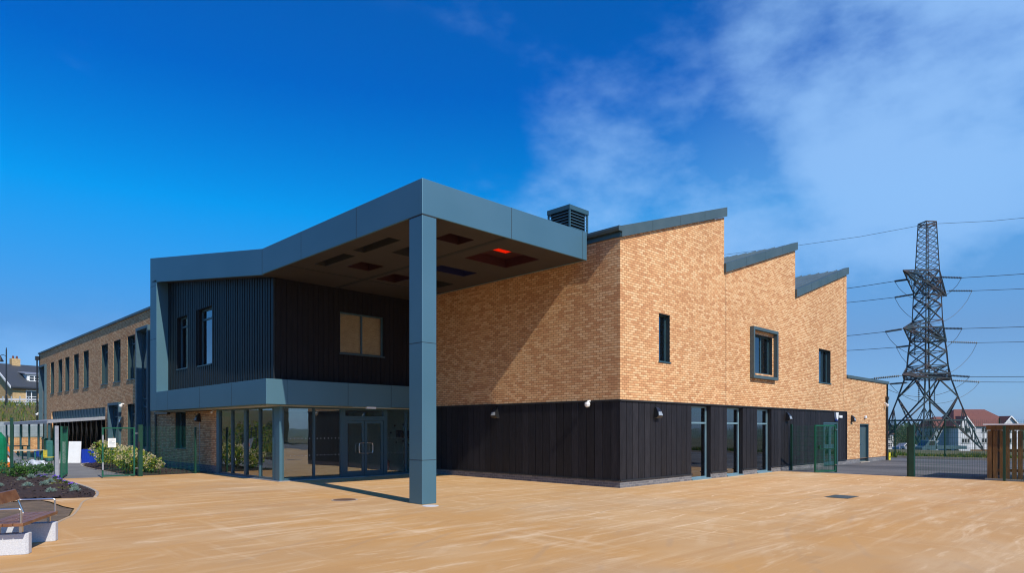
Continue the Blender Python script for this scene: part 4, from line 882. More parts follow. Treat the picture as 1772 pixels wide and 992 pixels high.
def cctv(face, p, label, s=1.0):
    t = thing('security_camera', label, 'security camera', p, 'white security cameras')
    def q(dn, u, z): return (p[0] + u * s, p[1] - dn * s, p[2] + z * s) if face == 'Y' else (p[0] - dn * s, p[1] + u * s, p[2] + z * s)
    MB().tube([q(0, 0, 0.08), q(0.12, 0, 0.08), q(0.14, 0, 0.03)], 0.03 * s, 8).build('bracket', WHITE, t)
    c = Vector(q(0.16, 0, -0.03)); MB().lathe((c.x, c.y, c.z), [(0.03 * s, 0.08 * s), (0.085 * s, 0.06 * s), (0.09 * s, 0), (0.07 * s, -0.06 * s), (0.02 * s, -0.09 * s)], 12).build('housing', WHITE, t, smooth=False)
    return t
cctv('X', (XB, 13.05, 2.60), 'white security camera on the shaded hall cladding near the brick corner')
cctv('Y', (42.2, YA, 3.2), 'white security camera high on the low brick extension by the downpipe')
cctv('X', (WX, 40.6, 3.1), 'white security camera beside the framed door of the classroom wing')
cctv('X', (WX, 64.0, 3.0), 'white security camera at the far end of the classroom wing', 1.1)
cctv('X', (WX, 27.75, 2.50), 'tiny white security camera tucked under the grey floor band', 0.6)
al = MB(); al.prism([(34.25, 2.62), (34.32, 2.38), (34.42, 2.24), (34.55, 2.3), (34.62, 2.62)], 'Y', YA - 0.10, YA); al.m(1).box(34.34, 34.52, YA - 0.101, YA - 0.02, 2.215, 2.26)
tag(al.build('alarm_box', [WHITE, BLUEP]), 'white and blue alarm box above the glazed side door', 'alarm box')
tag(MB().box(34.78, 35.2, YA - 0.09, YA, 2.35, 2.48).build('door_light', WHITE, bevel=0.02), 'small white bulkhead light right of the alarm box', 'light')
tag(MB().box(38.72, 38.95, YA - 0.09, YA, 2.38, 2.52).build('door_light', WHITE, bevel=0.02), 'small white bulkhead light above the grey service door', 'light')
tag(MB().box(13.35, 13.75, 21.02, 21.1, 2.55, 2.618).build('door_sensor', WHITE), 'slim white door sensor under the band over the entrance doors', 'sensor')

# ------------------------------------------------------------------ mesh fences and gates
def mesh_panel(parent, a, b, z0, z1, name='mesh_panel', t=0.0035, sv=0.05, sh=0.2, mat=None):
    a = Vector((*a, 0)); b = Vector((*b, 0)); Lg = (b - a).length; d = (b - a) / Lg; n = Vector((-d.y, d.x, 0)); m = MB()
    k = int(Lg / sv)
    for i in range(k + 1):
        p = a + d * (i * Lg / k); m.hexa([(p + d * sx * t / 2 + n * sy * t / 2 + Vector((0, 0, z))) for z in (z0, z1) for sx, sy in ((-1, -1), (1, -1), (1, 1), (-1, 1))])
    z = z0 + 0.04
    while z < z1:
        p0 = a + n * t; p1 = b + n * t
        m.hexa([(p + n * s + Vector((0, 0, zz_))) for zz_ in (z, z + t) for p, s in ((p0, 0), (p1, 0), (p1, t), (p0, t))]); z += sh
    return m.build(name, mat or GREEN_G, parent)
def post(parent, p, h, w=0.06, name='post', mat=None, bolts=True):
    m = MB(); m.box(p[0] - w / 2, p[0] + w / 2, p[1] - w / 2, p[1] + w / 2, 0, h); m.box(p[0] - w / 2 - 0.004, p[0] + w / 2 + 0.004, p[1] - w / 2 - 0.004, p[1] + w / 2 + 0.004, h, h + 0.015)
    o = m.build(name, mat or GREEN, parent)
    return o
def gate_leaf(parent, a, b, z0, z1, w=0.05, rails=()):
    a3 = Vector((*a, 0)); b3 = Vector((*b, 0)); m = MB(); up = Vector((0, 0, 1))
    m.bar(a3 + up * z0, a3 + up * z1, w); m.bar(b3 + up * z0, b3 + up * z1, w)
    for z in (z0 + w / 2, z1 - w / 2) + tuple(rails): m.bar(a3 + up * z, b3 + up * z, w * 0.9, w * 0.9)
    return m.build('gate_frame', GREEN_G, parent)
# left gate, closed leaf with notice
gt = thing('mesh_gate', 'closed green mesh gate leaf with a white notice in front of the shrubs', 'gate', (6.41, 27.76, 0))
gate_leaf(gt, (6.41, 27.74), (7.46, 27.78), 0.04, 1.86); mesh_panel(gt, (6.44, 27.74), (7.43, 27.78), 0.08, 1.83)
for z in (0.30, 1.62): MB().box(7.46, 7.62, 27.76, 27.80, z, z + 0.035).build('hinge', STEEL, gt)
for z in (1.30, 0.30): MB().box(6.385, 6.43, 27.68, 27.71, z, z + 0.28).build('drop_bolt', GALV, gt)
nt_ = MB().box(6.57, 6.83, 27.69, 27.70, 1.12, 1.46); nt_.m(1)
for i, (a, b) in enumerate(((0.3, 0.7), (0.15, 0.85), (0.15, 0.5), (0.1, 0.9), (0.1, 0.8), (0.15, 0.9), (0.2, 0.7))): nt_.box(6.57 + 0.26 * a, 6.57 + 0.26 * b, 27.687, 27.69, 1.43 - i * 0.044 - 0.012, 1.43 - i * 0.044)
tag(nt_.build('notice', [WHITE, GREYR]), 'white paper notice fixed to the closed green gate', 'notice')
gp = thing('gate_post', 'thick green gate post with a black lock box beside the closed gate', 'post', (7.66, 27.76, 0)); post(gp, (7.66, 27.76), 1.95, 0.14); MB().box(7.56, 7.62, 27.66, 27.69, 1.02, 1.32).build('lock_box', BLACKP, gp)
f = thing('mesh_fence', 'green mesh fence between gate post and brick entrance wall', 'fence', (7.7, 27.8, 0)); mesh_panel(f, (7.74, 27.77), (10.35, 28.0), 0.03, 1.9); post(f, (9.72, 27.93), 1.86, 0.07)
# open leaf, seen edge-on
go = thing('mesh_gate', 'open green mesh gate leaf seen nearly edge-on beside the pale post', 'gate', (5.2, 28.15, 0))
gate_leaf(go, (5.22, 28.18), (5.75, 30.1), 0.04, 1.9, 0.06); mesh_panel(go, (5.24, 28.25), (5.74, 30.05), 0.08, 1.87)
gp = thing('gate_post', 'pale galvanised gate post at the tip of the mulch bed', 'post', (5.08, 28.2, 0)); post(gp, (5.08, 28.2), 1.9, 0.11, mat=GALV)
f = thing('mesh_fence', 'green mesh fence behind the mulch bed at the left edge', 'fence', (4.0, 30, 0)); mesh_panel(f, (5.02, 28.25), (4.02, 29.9), 0.03, 1.9); post(f, (4.02, 29.9), 2.2, 0.09); mesh_panel(f, (4.0, 29.98), (1.6, 32.0), 0.03, 1.9); post(f, (2.6, 31.1), 2.0, 0.07)
# right side: folded-back gate, fence panel, thick post, long panel
gt = thing('mesh_gate', 'open green mesh gate standing in front of the timber cladding', 'gate', (28.84, 10.0, 0))
gate_leaf(gt, (28.80, 9.98), (27.86, 10.42), 0.03, 1.97, 0.065); mesh_panel(gt, (28.77, 10.0), (27.9, 10.4), 0.08, 1.93, t=0.007); MB().box(27.98, 28.1, 10.28, 10.34, 0.96, 1.12).bar((28.80, 9.98, 0.98), (27.86, 10.42, 0.98), 0.04).build('lock_rail', GREEN, gt)
for z in (0.3, 1.76): MB().box(28.74, 28.9, 9.9, 9.94, z, z + 0.04).build('hinge', STEEL, gt)
f = thing('mesh_fence', 'short green mesh fence panel from the open gate to the school wall', 'fence', (28.9, 11, 0)); mesh_panel(f, (28.88, 10.05), (28.88, 11.85), 0.03, 1.95, t=0.006); post(f, (28.88, 11.8), 2.0, 0.07); post(f, (28.92, 9.98), 1.98, 0.08)
f = thing('mesh_fence', 'green mesh fence panel between the thick post and the timber store', 'fence', (28.27, 7.03, 0)); mesh_panel(f, (28.29, 6.95), (28.6, 4.72), 0.03, 1.9, t=0.006); post(f, (28.27, 7.03), 1.95, 0.18, name='gate_post'); post(f, (28.25, 7.16), 1.86, 0.05)
f = thing('mesh_fence', 'long green mesh fence on the far side of the tarmac yard', 'fence', (46.8, 8, 0))
yy = [18, 15.3, 12.6, 9.9, 7.2, 4.5, 1.8, -0.9, -3.6]
for y in yy: post(f, (46.9, y), 2.4, 0.07)
mesh_panel(f, (46.9, 18), (46.9, -3.6), 0.05, 2.35, t=0.008, sv=0.1, sh=0.3)

# ------------------------------------------------------------------ timber store on the right
ts = thing('timber_store', 'slatted brown timber bin store with a flat white roof edge', 'bin store', (28.5, 4.5, 0))
SX = 28.45
m = MB()
rnd = random.Random(3)
y = 4.72
while y > -3.2:
    wd = 0.135; jz = rnd.uniform(-0.01, 0.01)
    m.box(SX, SX + 0.022, y - wd, y, 0.06 + abs(jz), 1.75 + jz); y -= wd + rnd.choice((0.015, 0.03, 0.055, 0.06))
m.build('front_slats', TIMBER, ts)
m = MB(); y = 4.66
k = 0
while k < 14: m.box(SX + 0.09 + k * 0.19, SX + 0.22 + k * 0.19, 4.70, 4.722, 0.06, 1.75); k += 1
m.build('side_slats', TIMBER, ts)
m = MB()
for z in (0.35, 1.05, 1.86): m.box(SX + 0.023, SX + 0.07, -3.2, 4.69, z - 0.05, z + 0.05)
m.box(SX - 0.03, SX - 0.001, -3.2, 4.74, 1.76, 1.93)
m.build('rails', TIMBER, ts)
for y in (4.62, 2.7, 0.8, -1.2, -3.1):
    for x in (SX + 0.075, SX + 2.7): MB().box(x, x + 0.1, y - 0.1, y, 0, 1.92).build('post', TIMBER, ts)
MB().box(SX - 0.12, SX + 2.95, -3.3, 4.82, 1.935, 1.985).build('roof', WHITE, ts)
MB().box(SX - 0.05, SX + 2.9, -3.3, 4.78, -0.02, 0.05).build('base_slab', KERB, ts)
m = MB(); m.lathe((29.6, 3.35, 0.05), [(0.2, 0), (0.2, 0.03), (0.13, 0.04), (0.05, 0.5), (0.03, 0.52)], 16); tag(m.build('traffic_cone', ORANGEP), 'orange traffic cone behind the slats of the timber store', 'cone')
gp = thing('fence_post', 'green fence post in front of the timber store', 'post', (28.12, 4.18, 0)); post(gp, (28.12, 4.18), 1.9, 0.075)
f = thing('mesh_fence', 'green mesh fence in front of the timber store at the right edge', 'fence', (28.1, 3, 0)); mesh_panel(f, (28.12, 4.1), (28.05, -3), 0.03, 1.85, t=0.005)

# ------------------------------------------------------------------ covers in the paving
def disc(name, c, r, z, mat, label, cat, ring=None, oval=1.0):
    m = MB(); m.lathe((c[0], c[1], 0), [(r, z - 0.01), (r, z)], 28)
    if ring: m.m(1).lathe((c[0], c[1], 0), [(r * 0.86, z), (r * 0.86, z + 0.003)], 28)
    return tag(m.build(name, [mat, ring or mat]), label, cat)
disc('manhole_cover', (8.78, 14.85), 0.33, 0.006, KERB, 'round rusty brown cover in the paving in front of the entrance', 'cover', var_mat('rusty_iron', (0.16, 0.08, 0.04), (0.09, 0.05, 0.03), scale=8, rough=0.8))
disc('ground_cap', (9.52, 12.28), 0.19, 0.006, CONCW, 'pale round cap in the paving at the foot of the column', 'cap')
m = MB(); DG = W(8.79, 17.4)
m.box(18.1, 18.95, 5.95, 6.55, -0.005, 0.006); m.m(1)
for i in range(7):
    m.box(18.14 + i * 0.116, 18.22 + i * 0.116, 5.99, 6.51, 0.006, 0.010)
tag(m.build('drain_grate', [BLACKP, FRAME]), 'rectangular dark drain grate in the paving on the right', 'drain')

# ------------------------------------------------------------------ bench
BL = Vector((0.4415, 0.897, 0)).normalized(); BW = Vector((-BL.y, BL.x, 0)); BO = Vector((1.66, 11.40, 0))
def bp(l_, w_, z): return BO + BL * l_ + BW * w_ + Vector((0, 0, z))
def bbox(m, l0, l1, w0, w1, z0, z1): return m.hexa([bp(l0, w0, z0), bp(l1, w0, z0), bp(l1, w1, z0), bp(l0, w1, z0), bp(l0, w0, z1), bp(l1, w0, z1), bp(l1, w1, z1), bp(l0, w1, z1)])
be = thing('bench', 'hardwood bench with steel armrests on two white concrete blocks beside the bare soil', 'bench', tuple(bp(0.7, 0.3, 0)))
for l0 in (0.21, 1.36):
    m = MB(); c = 0.04
    pts = [(l0 + c, 0.0), (l0 + 0.20 - c, 0.0), (l0 + 0.20, c), (l0 + 0.20, 0.72), (l0, 0.72), (l0, c)]
    k = len(m.v); m.v += [tuple(bp(a, b + 0.01, z)) for z in (0, 0.30) for a, b in pts]; n_ = 6
    m.f += [tuple(range(k, k + 6))[::-1], tuple(range(k + 6, k + 12))] + [(k + i, k + (i + 1) % 6, k + 6 + (i + 1) % 6, k + 6 + i) for i in range(6)]; m.mi += [0] * 8
    m.build('concrete_block', CONCW, be, bevel=0.008)
    m = MB(); bbox(m, l0 + 0.07, l0 + 0.12, 0.10, 0.14, 0.30, 0.425); bbox(m, l0 + 0.07, l0 + 0.12, 0.42, 0.46, 0.30, 0.425); bbox(m, l0 + 0.06, l0 + 0.13, 0.02, 0.52, 0.418, 0.43); m.build('support', STEEL, be)
for i in range(4):
    m = MB(); bbox(m, 0.0, 1.47, 0.0 + i * 0.125, 0.117 + i * 0.125, 0.43, 0.475); m.build('seat_plank', HARDWOOD, be, bevel=0.005)
m = MB(); m.hexa([bp(0.02, 0.50, 0.68), bp(1.47, 0.50, 0.68), bp(1.47, 0.54, 0.68), bp(0.02, 0.54, 0.68), bp(0.02, 0.57, 0.84), bp(1.47, 0.57, 0.84), bp(1.47, 0.61, 0.84), bp(0.02, 0.61, 0.84)]); m.build('backrest', HARDWOOD, be, bevel=0.005)
for l0 in (0.02, 1.44):
    m = MB(); m.tube([bp(l0, 0.03, 0.43), bp(l0, 0.03, 0.66), bp(l0, 0.05, 0.675), bp(l0, 0.50, 0.675), bp(l0, 0.53, 0.70)], 0.015, 8); m.tube([bp(l0, 0.45, 0.44), bp(l0, 0.55, 0.72)], 0.016, 8); m.build('armrest', STEEL, be)

# ------------------------------------------------------------------ plants
def leaf(m, p, d, n, ln, wd):
    s = d.cross(n).normalized() * wd / 2
    m.face([p, p + d * ln * 0.5 + s + n * ln * 0.05, p + d * ln, p + d * ln * 0.5 - s + n * ln * 0.05])
def rndv():
    while True:
        v = Vector((random.uniform(-1, 1), random.uniform(-1, 1), random.uniform(-1, 1)))
        if 0.05 < v.length < 1: return v.normalized()
def foliage(m, c, rx, ry, rz, n, ln, wd, lumps=7, jitter=0.4):
    c = Vector(c); ls = []
    for i in range(lumps):
        v = rndv(); ls.append((Vector((v.x * rx * 0.55, v.y * ry * 0.55, v.z * rz * 0.5)), random.uniform(0.38, 0.62)))
    for i in range(n):
        o, s = random.choice(ls); v = rndv(); q = c + o + Vector((v.x * rx * s, v.y * ry * s, v.z * rz * s)) * random.uniform(0.75, 1.12)
        d = (v + rndv() * 0.8 + Vector((0, 0, 0.15))).normalized(); leaf(m, q, d, rndv(), ln * random.uniform(0.6, 1.3), wd * random.uniform(0.6, 1.3))
def shrub(name, label, cat, p, r, h, mat, n=500, ln=0.08, wd=0.05, group=None, flowers=0, fmat=None):
    t = thing(name, label, cat, p, group); m = MB()
    foliage(m, (p[0], p[1], p[2] + h * 0.55), r, r, h * 0.5, n, ln, wd); m.mi = [1 if random.random() < 0.35 else 0 for _ in m.mi]; m.build('foliage', [mat, LEAF_G if mat is not LEAF_G else LEAF_D], t)
    s = MB()
    for i in range(6):
        a = random.uniform(0, 6.28); s.bar(p, (p[0] + math.cos(a) * r * 0.5, p[1] + math.sin(a) * r * 0.5, p[2] + h * random.uniform(0.5, 0.8)), 0.015)
    s.build('stems', BARK, t)
    for i in range(flowers):
        a = random.uniform(0, 6.28); e = random.uniform(-0.1, 1.2); fc = Vector((p[0] + math.cos(a) * math.cos(e) * r * 1.0, p[1] + math.sin(a) * math.cos(e) * r * 1.0, p[2] + h * 0.52 + math.sin(e) * h * 0.5))
        fm = MB()
        for k in range(60):
            v = rndv(); q = fc + v * 0.085 * random.uniform(0.7, 1.1); leaf(fm, q, (v + rndv() * 0.6).normalized(), rndv(), 0.035, 0.035)
        fm.build('flower_head', fmat, t)
    return t
hyd = [((7.75, 29.7), .42, .88), ((8.1, 31.2), .5, 1.0), ((8.2, 29.0), .36, .72), ((7.85, 32.9), .48, 1.05), ((8.45, 28.75), .30, .55), ((8.5, 32.0), .5, .95), ((8.5, 34.3), .5, 1.05), ((8.7, 37.2), .5, 1.1), ((8.15, 35.2), .48, 1.15), ((8.3, 30.3), .4, 0.85)]
hl = ['front hydrangea with cream blooms behind the closed gate', 'tall hydrangea with cream blooms in the middle of the bed', 'low hydrangea right of the thick gate post', 'yellow green hydrangea behind the gate notice', 'low hydrangea furthest right against the fence', 'hydrangea close to the wing wall behind the thick post', 'hydrangea below the tall framed window of the wing', 'hydrangea deep in the bed near the framed door', 'hydrangea at the path edge at the back of the bed', 'hydrangea between the fence and the downpipe']
for (q, r, h), lb_ in zip(hyd, hl): shrub('hydrangea', lb_, 'shrub', (q[0], q[1], 0.06), r, h, LEAF_Y, 330, 0.12, 0.075, 'hydrangeas in the bed by the wing', 9, PETAL)
gl_ = [((4.4, 30.6), .5, .55, LEAF_G), ((3.9, 31.8), .6, .6, LEAF_O), ((3.2, 31.2), .55, .75, LEAF_O), ((4.75, 30.2), .4, .38, LEAF_G), ((3.0, 29.6), .5, .5, LEAF_O), ((5.25, 31.2), .3, .35, LEAF_G), ((2.2, 31.0), .6, .8, LEAF_O), ((4.2, 29.2), .45, .4, LEAF_G)]
gn = ['low dark green shrub behind the left mesh fence post', 'yellowish shrub behind the mulch bed', 'taller yellow green shrub at the left edge', 'small green shrub nearest the pale gate post', 'yellow tinged shrub in front of the left fence', 'tiny round green shrub on the path side of the fence', 'bushy yellow green shrub cut by the left edge', 'mid green shrub right of the left fence post']
for (q, r, h, mt), lb_ in zip(gl_, gn): shrub('shrub', lb_, 'shrub', (q[0], q[1], 0.06), r, h, mt, 420, 0.09, 0.05, 'shrubs along the left fence')
tf = [(4.19, 30.2), (3.9, 27.14), (4.32, 28.12), (3.62, 24.13), (4.06, 24.24), (4.4, 25.36), (3.75, 21.56), (4.52, 22.67), (4.27, 21.35), (3.05, 24.69), (3.2, 28.9)]
tl_ = ['at the back under the fence', 'left of the violet flowers', 'just behind the violet flowers', 'in the middle of the mulch bed', 'right of the middle of the mulch bed', 'near the curved kerb', 'closest to the bench backrest', 'behind the tip of the bed', 'at the very tip of the bed', 'at the left edge of the photo', 'beneath the leftmost shrubs']
def tuft_mesh():
    m = MB()
    for i in range(150):
        a = random.uniform(0, 6.28); e = random.uniform(0.15, 1.5); d = Vector((math.cos(a) * math.cos(e), math.sin(a) * math.cos(e), math.sin(e))); p = Vector((d.x * 0.03, d.y * 0.03, 0)); leaf(m, p + d * random.uniform(0.02, 0.1), (d + rndv() * 0.3).normalized(), rndv(), random.uniform(0.06, 0.12), 0.022)
    return m
t0 = tuft_mesh().build('silver_tuft', LEAF_S)
for i, (x, y) in enumerate(tf):
    o = t0 if i == 0 else t0.copy()
    if i: COL.objects.link(o)
    o.location = (x, y, 0.09); o.rotation_euler = (0, 0, i * 1.3); s = random.uniform(0.62, 0.95); o.scale = (s * 0.95, s * 0.95, s * 1.0)
    tag(o, 'small silvery green tuft ' + tl_[i], 'plant', 'silvery tufts in the mulch bed')
vf = [(4.71, 29.2), (4.78, 28.6), (5.0, 28.05), (4.97, 27.7), (4.8, 25.27), (4.66, 23.64), (4.86, 26.4)]
vl = ['behind all the others', 'left of the pale gate post', 'at the foot of the pale gate post', 'in front of the pale gate post', 'halfway along the kerb', 'nearest the tip of the bed', 'between the gate post and the middle of the kerb']
m = MB()
for i in range(60):
    d = (rndv() + Vector((0, 0, 0.8))).normalized(); leaf(m, d * 0.04, d, rndv(), random.uniform(0.05, 0.12), 0.03)
m.m(1)
for i in range(26):
    d = (rndv() + Vector((0, 0, 0.9))).normalized(); leaf(m, d * random.uniform(0.12, 0.16), rndv(), rndv(), 0.045, 0.045)
v0 = m.build('violet_flower', [LEAF_G, PETAL_V])
for i, (x, y) in enumerate(vf):
    o = v0 if i == 0 else v0.copy()
    if i: COL.objects.link(o)
    o.location = (x, y, 0.06); o.rotation_euler = (0, 0, i * 0.9); s = random.uniform(0.6, 0.9); o.scale = (s, s, s)
    tag(o, 'low plant with violet flowers ' + vl[i], 'plant', 'violet flowers along the kerb')
# low yellow green ground cover near the kerb
m = MB()
for i in range(900):
    t = random.random(); x = 4.35 + t * 0.5 + random.uniform(-0.25, 0.1); y = 21.6 + t * 7.2 + random.uniform(-0.3, 0.3)
    if noise.noise(Vector((x * 2, y * 0.9, 0))) > 0.05: leaf(m, Vector((x, y, 0.05)), (rndv() + Vector((0, 0, 1))).normalized(), rndv(), 0.06, 0.03)
struct(m.build('ground_cover', LEAF_O), 'stuff')
# rough grass strip beyond the yard
m = MB()
for i in range(9000):
    y = random.uniform(-6, 20); x = random.uniform(46.6, 50.5); h = random.uniform(0.18, 0.5) * (0.7 + 0.5 * noise.noise(Vector((x * 0.7, y * 0.7, 0))))
    m.m(random.choice((0, 1, 1, 2))); d = (Vector((random.uniform(-.3, .3), random.uniform(-.3, .3), 1))).normalized(); leaf(m, Vector((x, y, hgt(x, y))), d, rndv(), max(0.1, h), 0.05)
struct(m.build('rough_grass', [LEAF_G, LEAF_O, LEAF_D]), 'stuff')
# rough grass on the banks
m = MB()
for i in range(14000):
    if i % 2: x = random.uniform(-8, 24); y = random.uniform(66, 88)
    else: x = random.uniform(-14, -1); y = random.uniform(18, 64)
    d = (Vector((random.uniform(-.4, .4), random.uniform(-.4, .4), 1))).normalized(); m.m(random.choice((0, 1, 1, 2))); leaf(m, Vector((x, y, hgt(x, y))), d, rndv(), random.uniform(0.2, 0.6), 0.09)
struct(m.build('bank_grass', [LEAF_D, LEAF_O, LEAF_G]), 'stuff')

def tree(label, p, h, r, mat=LEAF_D, n=1800, group='trees', sc=1.0):
    p = (p[0], p[1], p[2]); t = thing('tree', label, 'tree', p, group)
    m = MB(); k = 8; hb = h * 0.42
    m.lathe(p, [(0.05 * h * 0.5, -0.2), (0.035 * h * 0.5, hb * 0.5), (0.028 * h * 0.5, hb), (0.012 * h * 0.5, h * 0.75)], k)
    for i in range(8):
        a = random.uniform(0, 6.28); q = Vector((p[0], p[1], p[2] + random.uniform(0.3, 0.6) * h)); m.bar(q, q + Vector((math.cos(a) * r * 0.7, math.sin(a) * r * 0.7, h * random.uniform(0.1, 0.3))), 0.02 * h * 0.5)
    m.build('trunk', BARK, t)
    m = MB(); foliage(m, (p[0], p[1], p[2] + h * 0.62), r, r, h * 0.42, n, 0.055 * h * sc, 0.035 * h * sc, 14); m.build('crown', mat, t)
    return t

# ------------------------------------------------------------------ play yard clutter on the left
pb = tag(MB().hexa([(7.93, 41.28, 0.0), (8.40, 40.83, 0.0), (8.43, 40.87, 0.0), (7.96, 41.32, 0.0), (8.01, 41.45, 1.14), (8.48, 41.0, 1.14), (8.51, 41.04, 1.14), (8.04, 41.49, 1.14)]).build('white_board', WHITE, bevel=0.01), 'large plain white board leaning behind the open gate', 'board')
tag(MB().hexa([(7.62, 41.55, 0.0), (7.86, 41.35, 0.0), (7.89, 41.39, 0.0), (7.65, 41.59, 0.0), (7.70, 41.75, 1.14), (7.94, 41.55, 1.14), (7.97, 41.59, 1.14), (7.73, 41.79, 1.14)]).build('white_board', WHITE), 'narrow white board seen through the open gate leaf', 'board')
m = MB(); a = Vector((8.46, 40.85, 0)); b = Vector((9.08, 40.25, 0)); d = (b - a); nrm = Vector((-d.y, d.x, 0)).normalized()
m.hexa([a, b, b + nrm * 0.6, a + nrm * 0.6, a + Vector((0, 0, .72)), b + Vector((0, 0, .72)), b + nrm * 0.6 + Vector((0, 0, .72)), a + nrm * 0.6 + Vector((0, 0, .72))])
for i in range(9): q = a + d * (i + 0.3) / 9; m.hexa([q, q + d * 0.05, q + d * 0.05 - nrm * 0.02, q - nrm * 0.02] + [v + Vector((0, 0, .70)) for v in (q, q + d * 0.05, q + d * 0.05 - nrm * 0.02, q - nrm * 0.02)])
tag(m.build('storage_crate', BLUEP), 'ribbed bright blue storage crate under the lean-to canopy', 'crate')
# plastic sheet bundle
bm = bmesh.new(); bmesh.ops.create_icosphere(bm, subdivisions=4, radius=1)
for v in bm.verts:
    n_ = noise.noise(v.co * 2.3) * 0.35 + noise.noise(v.co * 5.5) * 0.16; v.co *= (1 + n_); v.co.z = max(v.co.z, -0.45)
    v.co = Vector((v.co.x * 0.52, v.co.y * 0.34, (v.co.z + 0.45) * 0.26))
me = bpy.data.meshes.new('plastic_bag'); bm.to_mesh(me); bm.free(); me.materials.append(PLASTIC_W)
o = bpy.data.objects.new('plastic_bag', me); COL.objects.link(o); o.location = (5.75, 36.4, 0.0); o.rotation_euler = (0, 0, -0.7); tag(o, 'crumpled clear plastic bag lying on the grey path', 'bag')
def table(p, label, col, topm, legm, s=1.0, rz=0.0):
    t = thing('play_table', label, 'table', p, 'tables in the play yard')
    x, y, z = p; MB().box(x - 0.55 * s, x + 0.55 * s, y - 0.35 * s, y + 0.35 * s, z + 0.6 * s, z + 0.64 * s).build('table_top', topm, t, bevel=0.01)
    for sx in (-1, 1):
        for sy in (-1, 1): MB().box(x + sx * 0.48 * s - 0.03, x + sx * 0.48 * s + 0.03, y + sy * 0.28 * s - 0.03, y + sy * 0.28 * s + 0.03, z, z + 0.6 * s).build('leg', legm, t)
    t.rotation_euler = (0, 0, rz); return t
table((6.15, 41.2, 0), 'low table with a cream top behind the left fence', 'cream', CREAM, TEALP, 1.15, -0.6)
table((6.5, 48.0, 0), 'dark play table under the lean-to canopy', 'dark', BLACKP, FRAME, 1.3, 0.2)
table((8.9, 48.5, 0), 'blue play table near the glazed doors', 'blue', BLUEP, BLACKP, 1.2, 0.1)
def chair(p, label, mat, rz):
    t = thing('play_chair', label, 'chair', p, 'plastic chairs in the play yard'); x, y, z = p
    MB().box(x - 0.18, x + 0.18, y - 0.18, y + 0.18, 0.34, 0.37).build('seat', mat, t, bevel=0.01); MB().box(x - 0.18, x + 0.18, y + 0.16, y + 0.19, 0.38, 0.72).build('backrest', mat, t, bevel=0.01)
    for sx in (-1, 1):
        for sy in (-1, 1): MB().bar((x + sx * 0.15, y + sy * 0.15, 0.34), (x + sx * 0.18, y + sy * 0.18, 0), 0.025).build('leg', BLACKP, t)
    t.rotation_euler = (0, 0, rz)
chair((5.5, 41.8, 0), 'blue plastic chair left of the cream table', BLUEP, 0.4); chair((6.9, 42.4, 0), 'blue plastic chair right of the cream table', BLUEP, 2.0); chair((7.0, 40.6, 0), 'yellow plastic chair near the clear plastic bag', YELLOWP, 1.0)
chair((9.3, 43.2, 0), 'black plastic chair behind the blue crate', BLACKP, 0.6)
# wheeled trolley with curved chute
tr = thing('play_slide', 'dark play slide with a grey curved chute behind the left fence post', 'slide', (4.75, 37.0, 0))
m = MB()
pts = [(5.6, 36.6, 0.12), (5.3, 36.8, 0.2), (5.0, 37.0, 0.45), (4.75, 37.15, 0.85), (4.55, 37.3, 1.2)]
for a, b in zip(pts[:-1], pts[1:]):
    a = Vector(a); b = Vector(b); n_ = Vector((0.3, 0.42, 0)); m.hexa([a, b, b + n_, a + n_, a + Vector((0, 0, .05)), b + Vector((0, 0, .05)), b + n_ + Vector((0, 0, .05)), a + n_ + Vector((0, 0, .05))])
    m.hexa([a - n_ * 0.1, b - n_ * 0.1, b, a, a + Vector((0, 0, .14)) - n_ * 0.1, b + Vector((0, 0, .14)) - n_ * 0.1, b + Vector((0, 0, .14)), a + Vector((0, 0, .14))])
m.build('chute', GALV, tr)
m = MB(); m.box(4.4, 4.46, 37.2, 37.26, 0, 1.9); m.box(4.4, 4.46, 37.8, 37.86, 0, 1.9); m.box(4.9, 4.96, 37.8, 37.86, 0, 1.5); m.box(4.3, 5.9, 36.5, 37.7, 0.0, 0.10); m.build('stand', BLACKP, tr)
# green domed play house at the edge, cone stack beside it
bmh = MB(); bmh.lathe((3.70, 32.6, 0), [(0.50, 0), (0.55, 0.5), (0.55, 1.2), (0.50, 1.45), (0.36, 1.66), (0.16, 1.78), (0.02, 1.8)], 24); tag(bmh.build('water_butt', GREENP, smooth=False), 'domed green plastic container cut by the left edge', 'container')
m = MB(); m.lathe((4.88, 37.2, 0), [(0.10, 0), (0.085, 0.4), (0.06, 0.8), (0.03, 1.0)], 12); m.m(1).lathe((4.88, 37.2, 0), [(0.09, 0.3), (0.08, 0.5)], 12); m.lathe((4.88, 37.2, 0), [(0.065, 0.65), (0.06, 0.8)], 12); tag(m.build('skittle', [ORANGEP, WHITE]), 'tall orange and white skittle beside the green container', 'toy')
for (x, y, h, lb_) in ((7.9, 46.0, 1.3, 'dark green wheelie bin beside the padded canopy post'), (8.6, 46.4, 1.2, 'dark green wheelie bin behind the first bin')):
    b_ = thing('wheelie_bin', lb_, 'bin', (x, y, 0), 'wheelie bins'); MB().hexa([(x - .2, y - .25, .05), (x + .2, y - .25, .05), (x + .2, y + .25, .05), (x - .2, y + .25, .05), (x - .28, y - .32, h - .1), (x + .28, y - .32, h - .1), (x + .28, y + .32, h - .1), (x - .28, y + .32, h - .1)]).build('body', GREEN, b_); MB().box(x - .3, x + .3, y - .36, y + .34, h - .1, h - .03).build('lid', GREEN, b_, bevel=0.02)
    for s_ in (-1, 1): MB().bar((x + s_ * 0.2, y + .28, 0.09), (x + s_ * 0.26, y + .28, 0.09), 0.18, 0.18, 12, 0).build('wheel', BLACKP, b_)
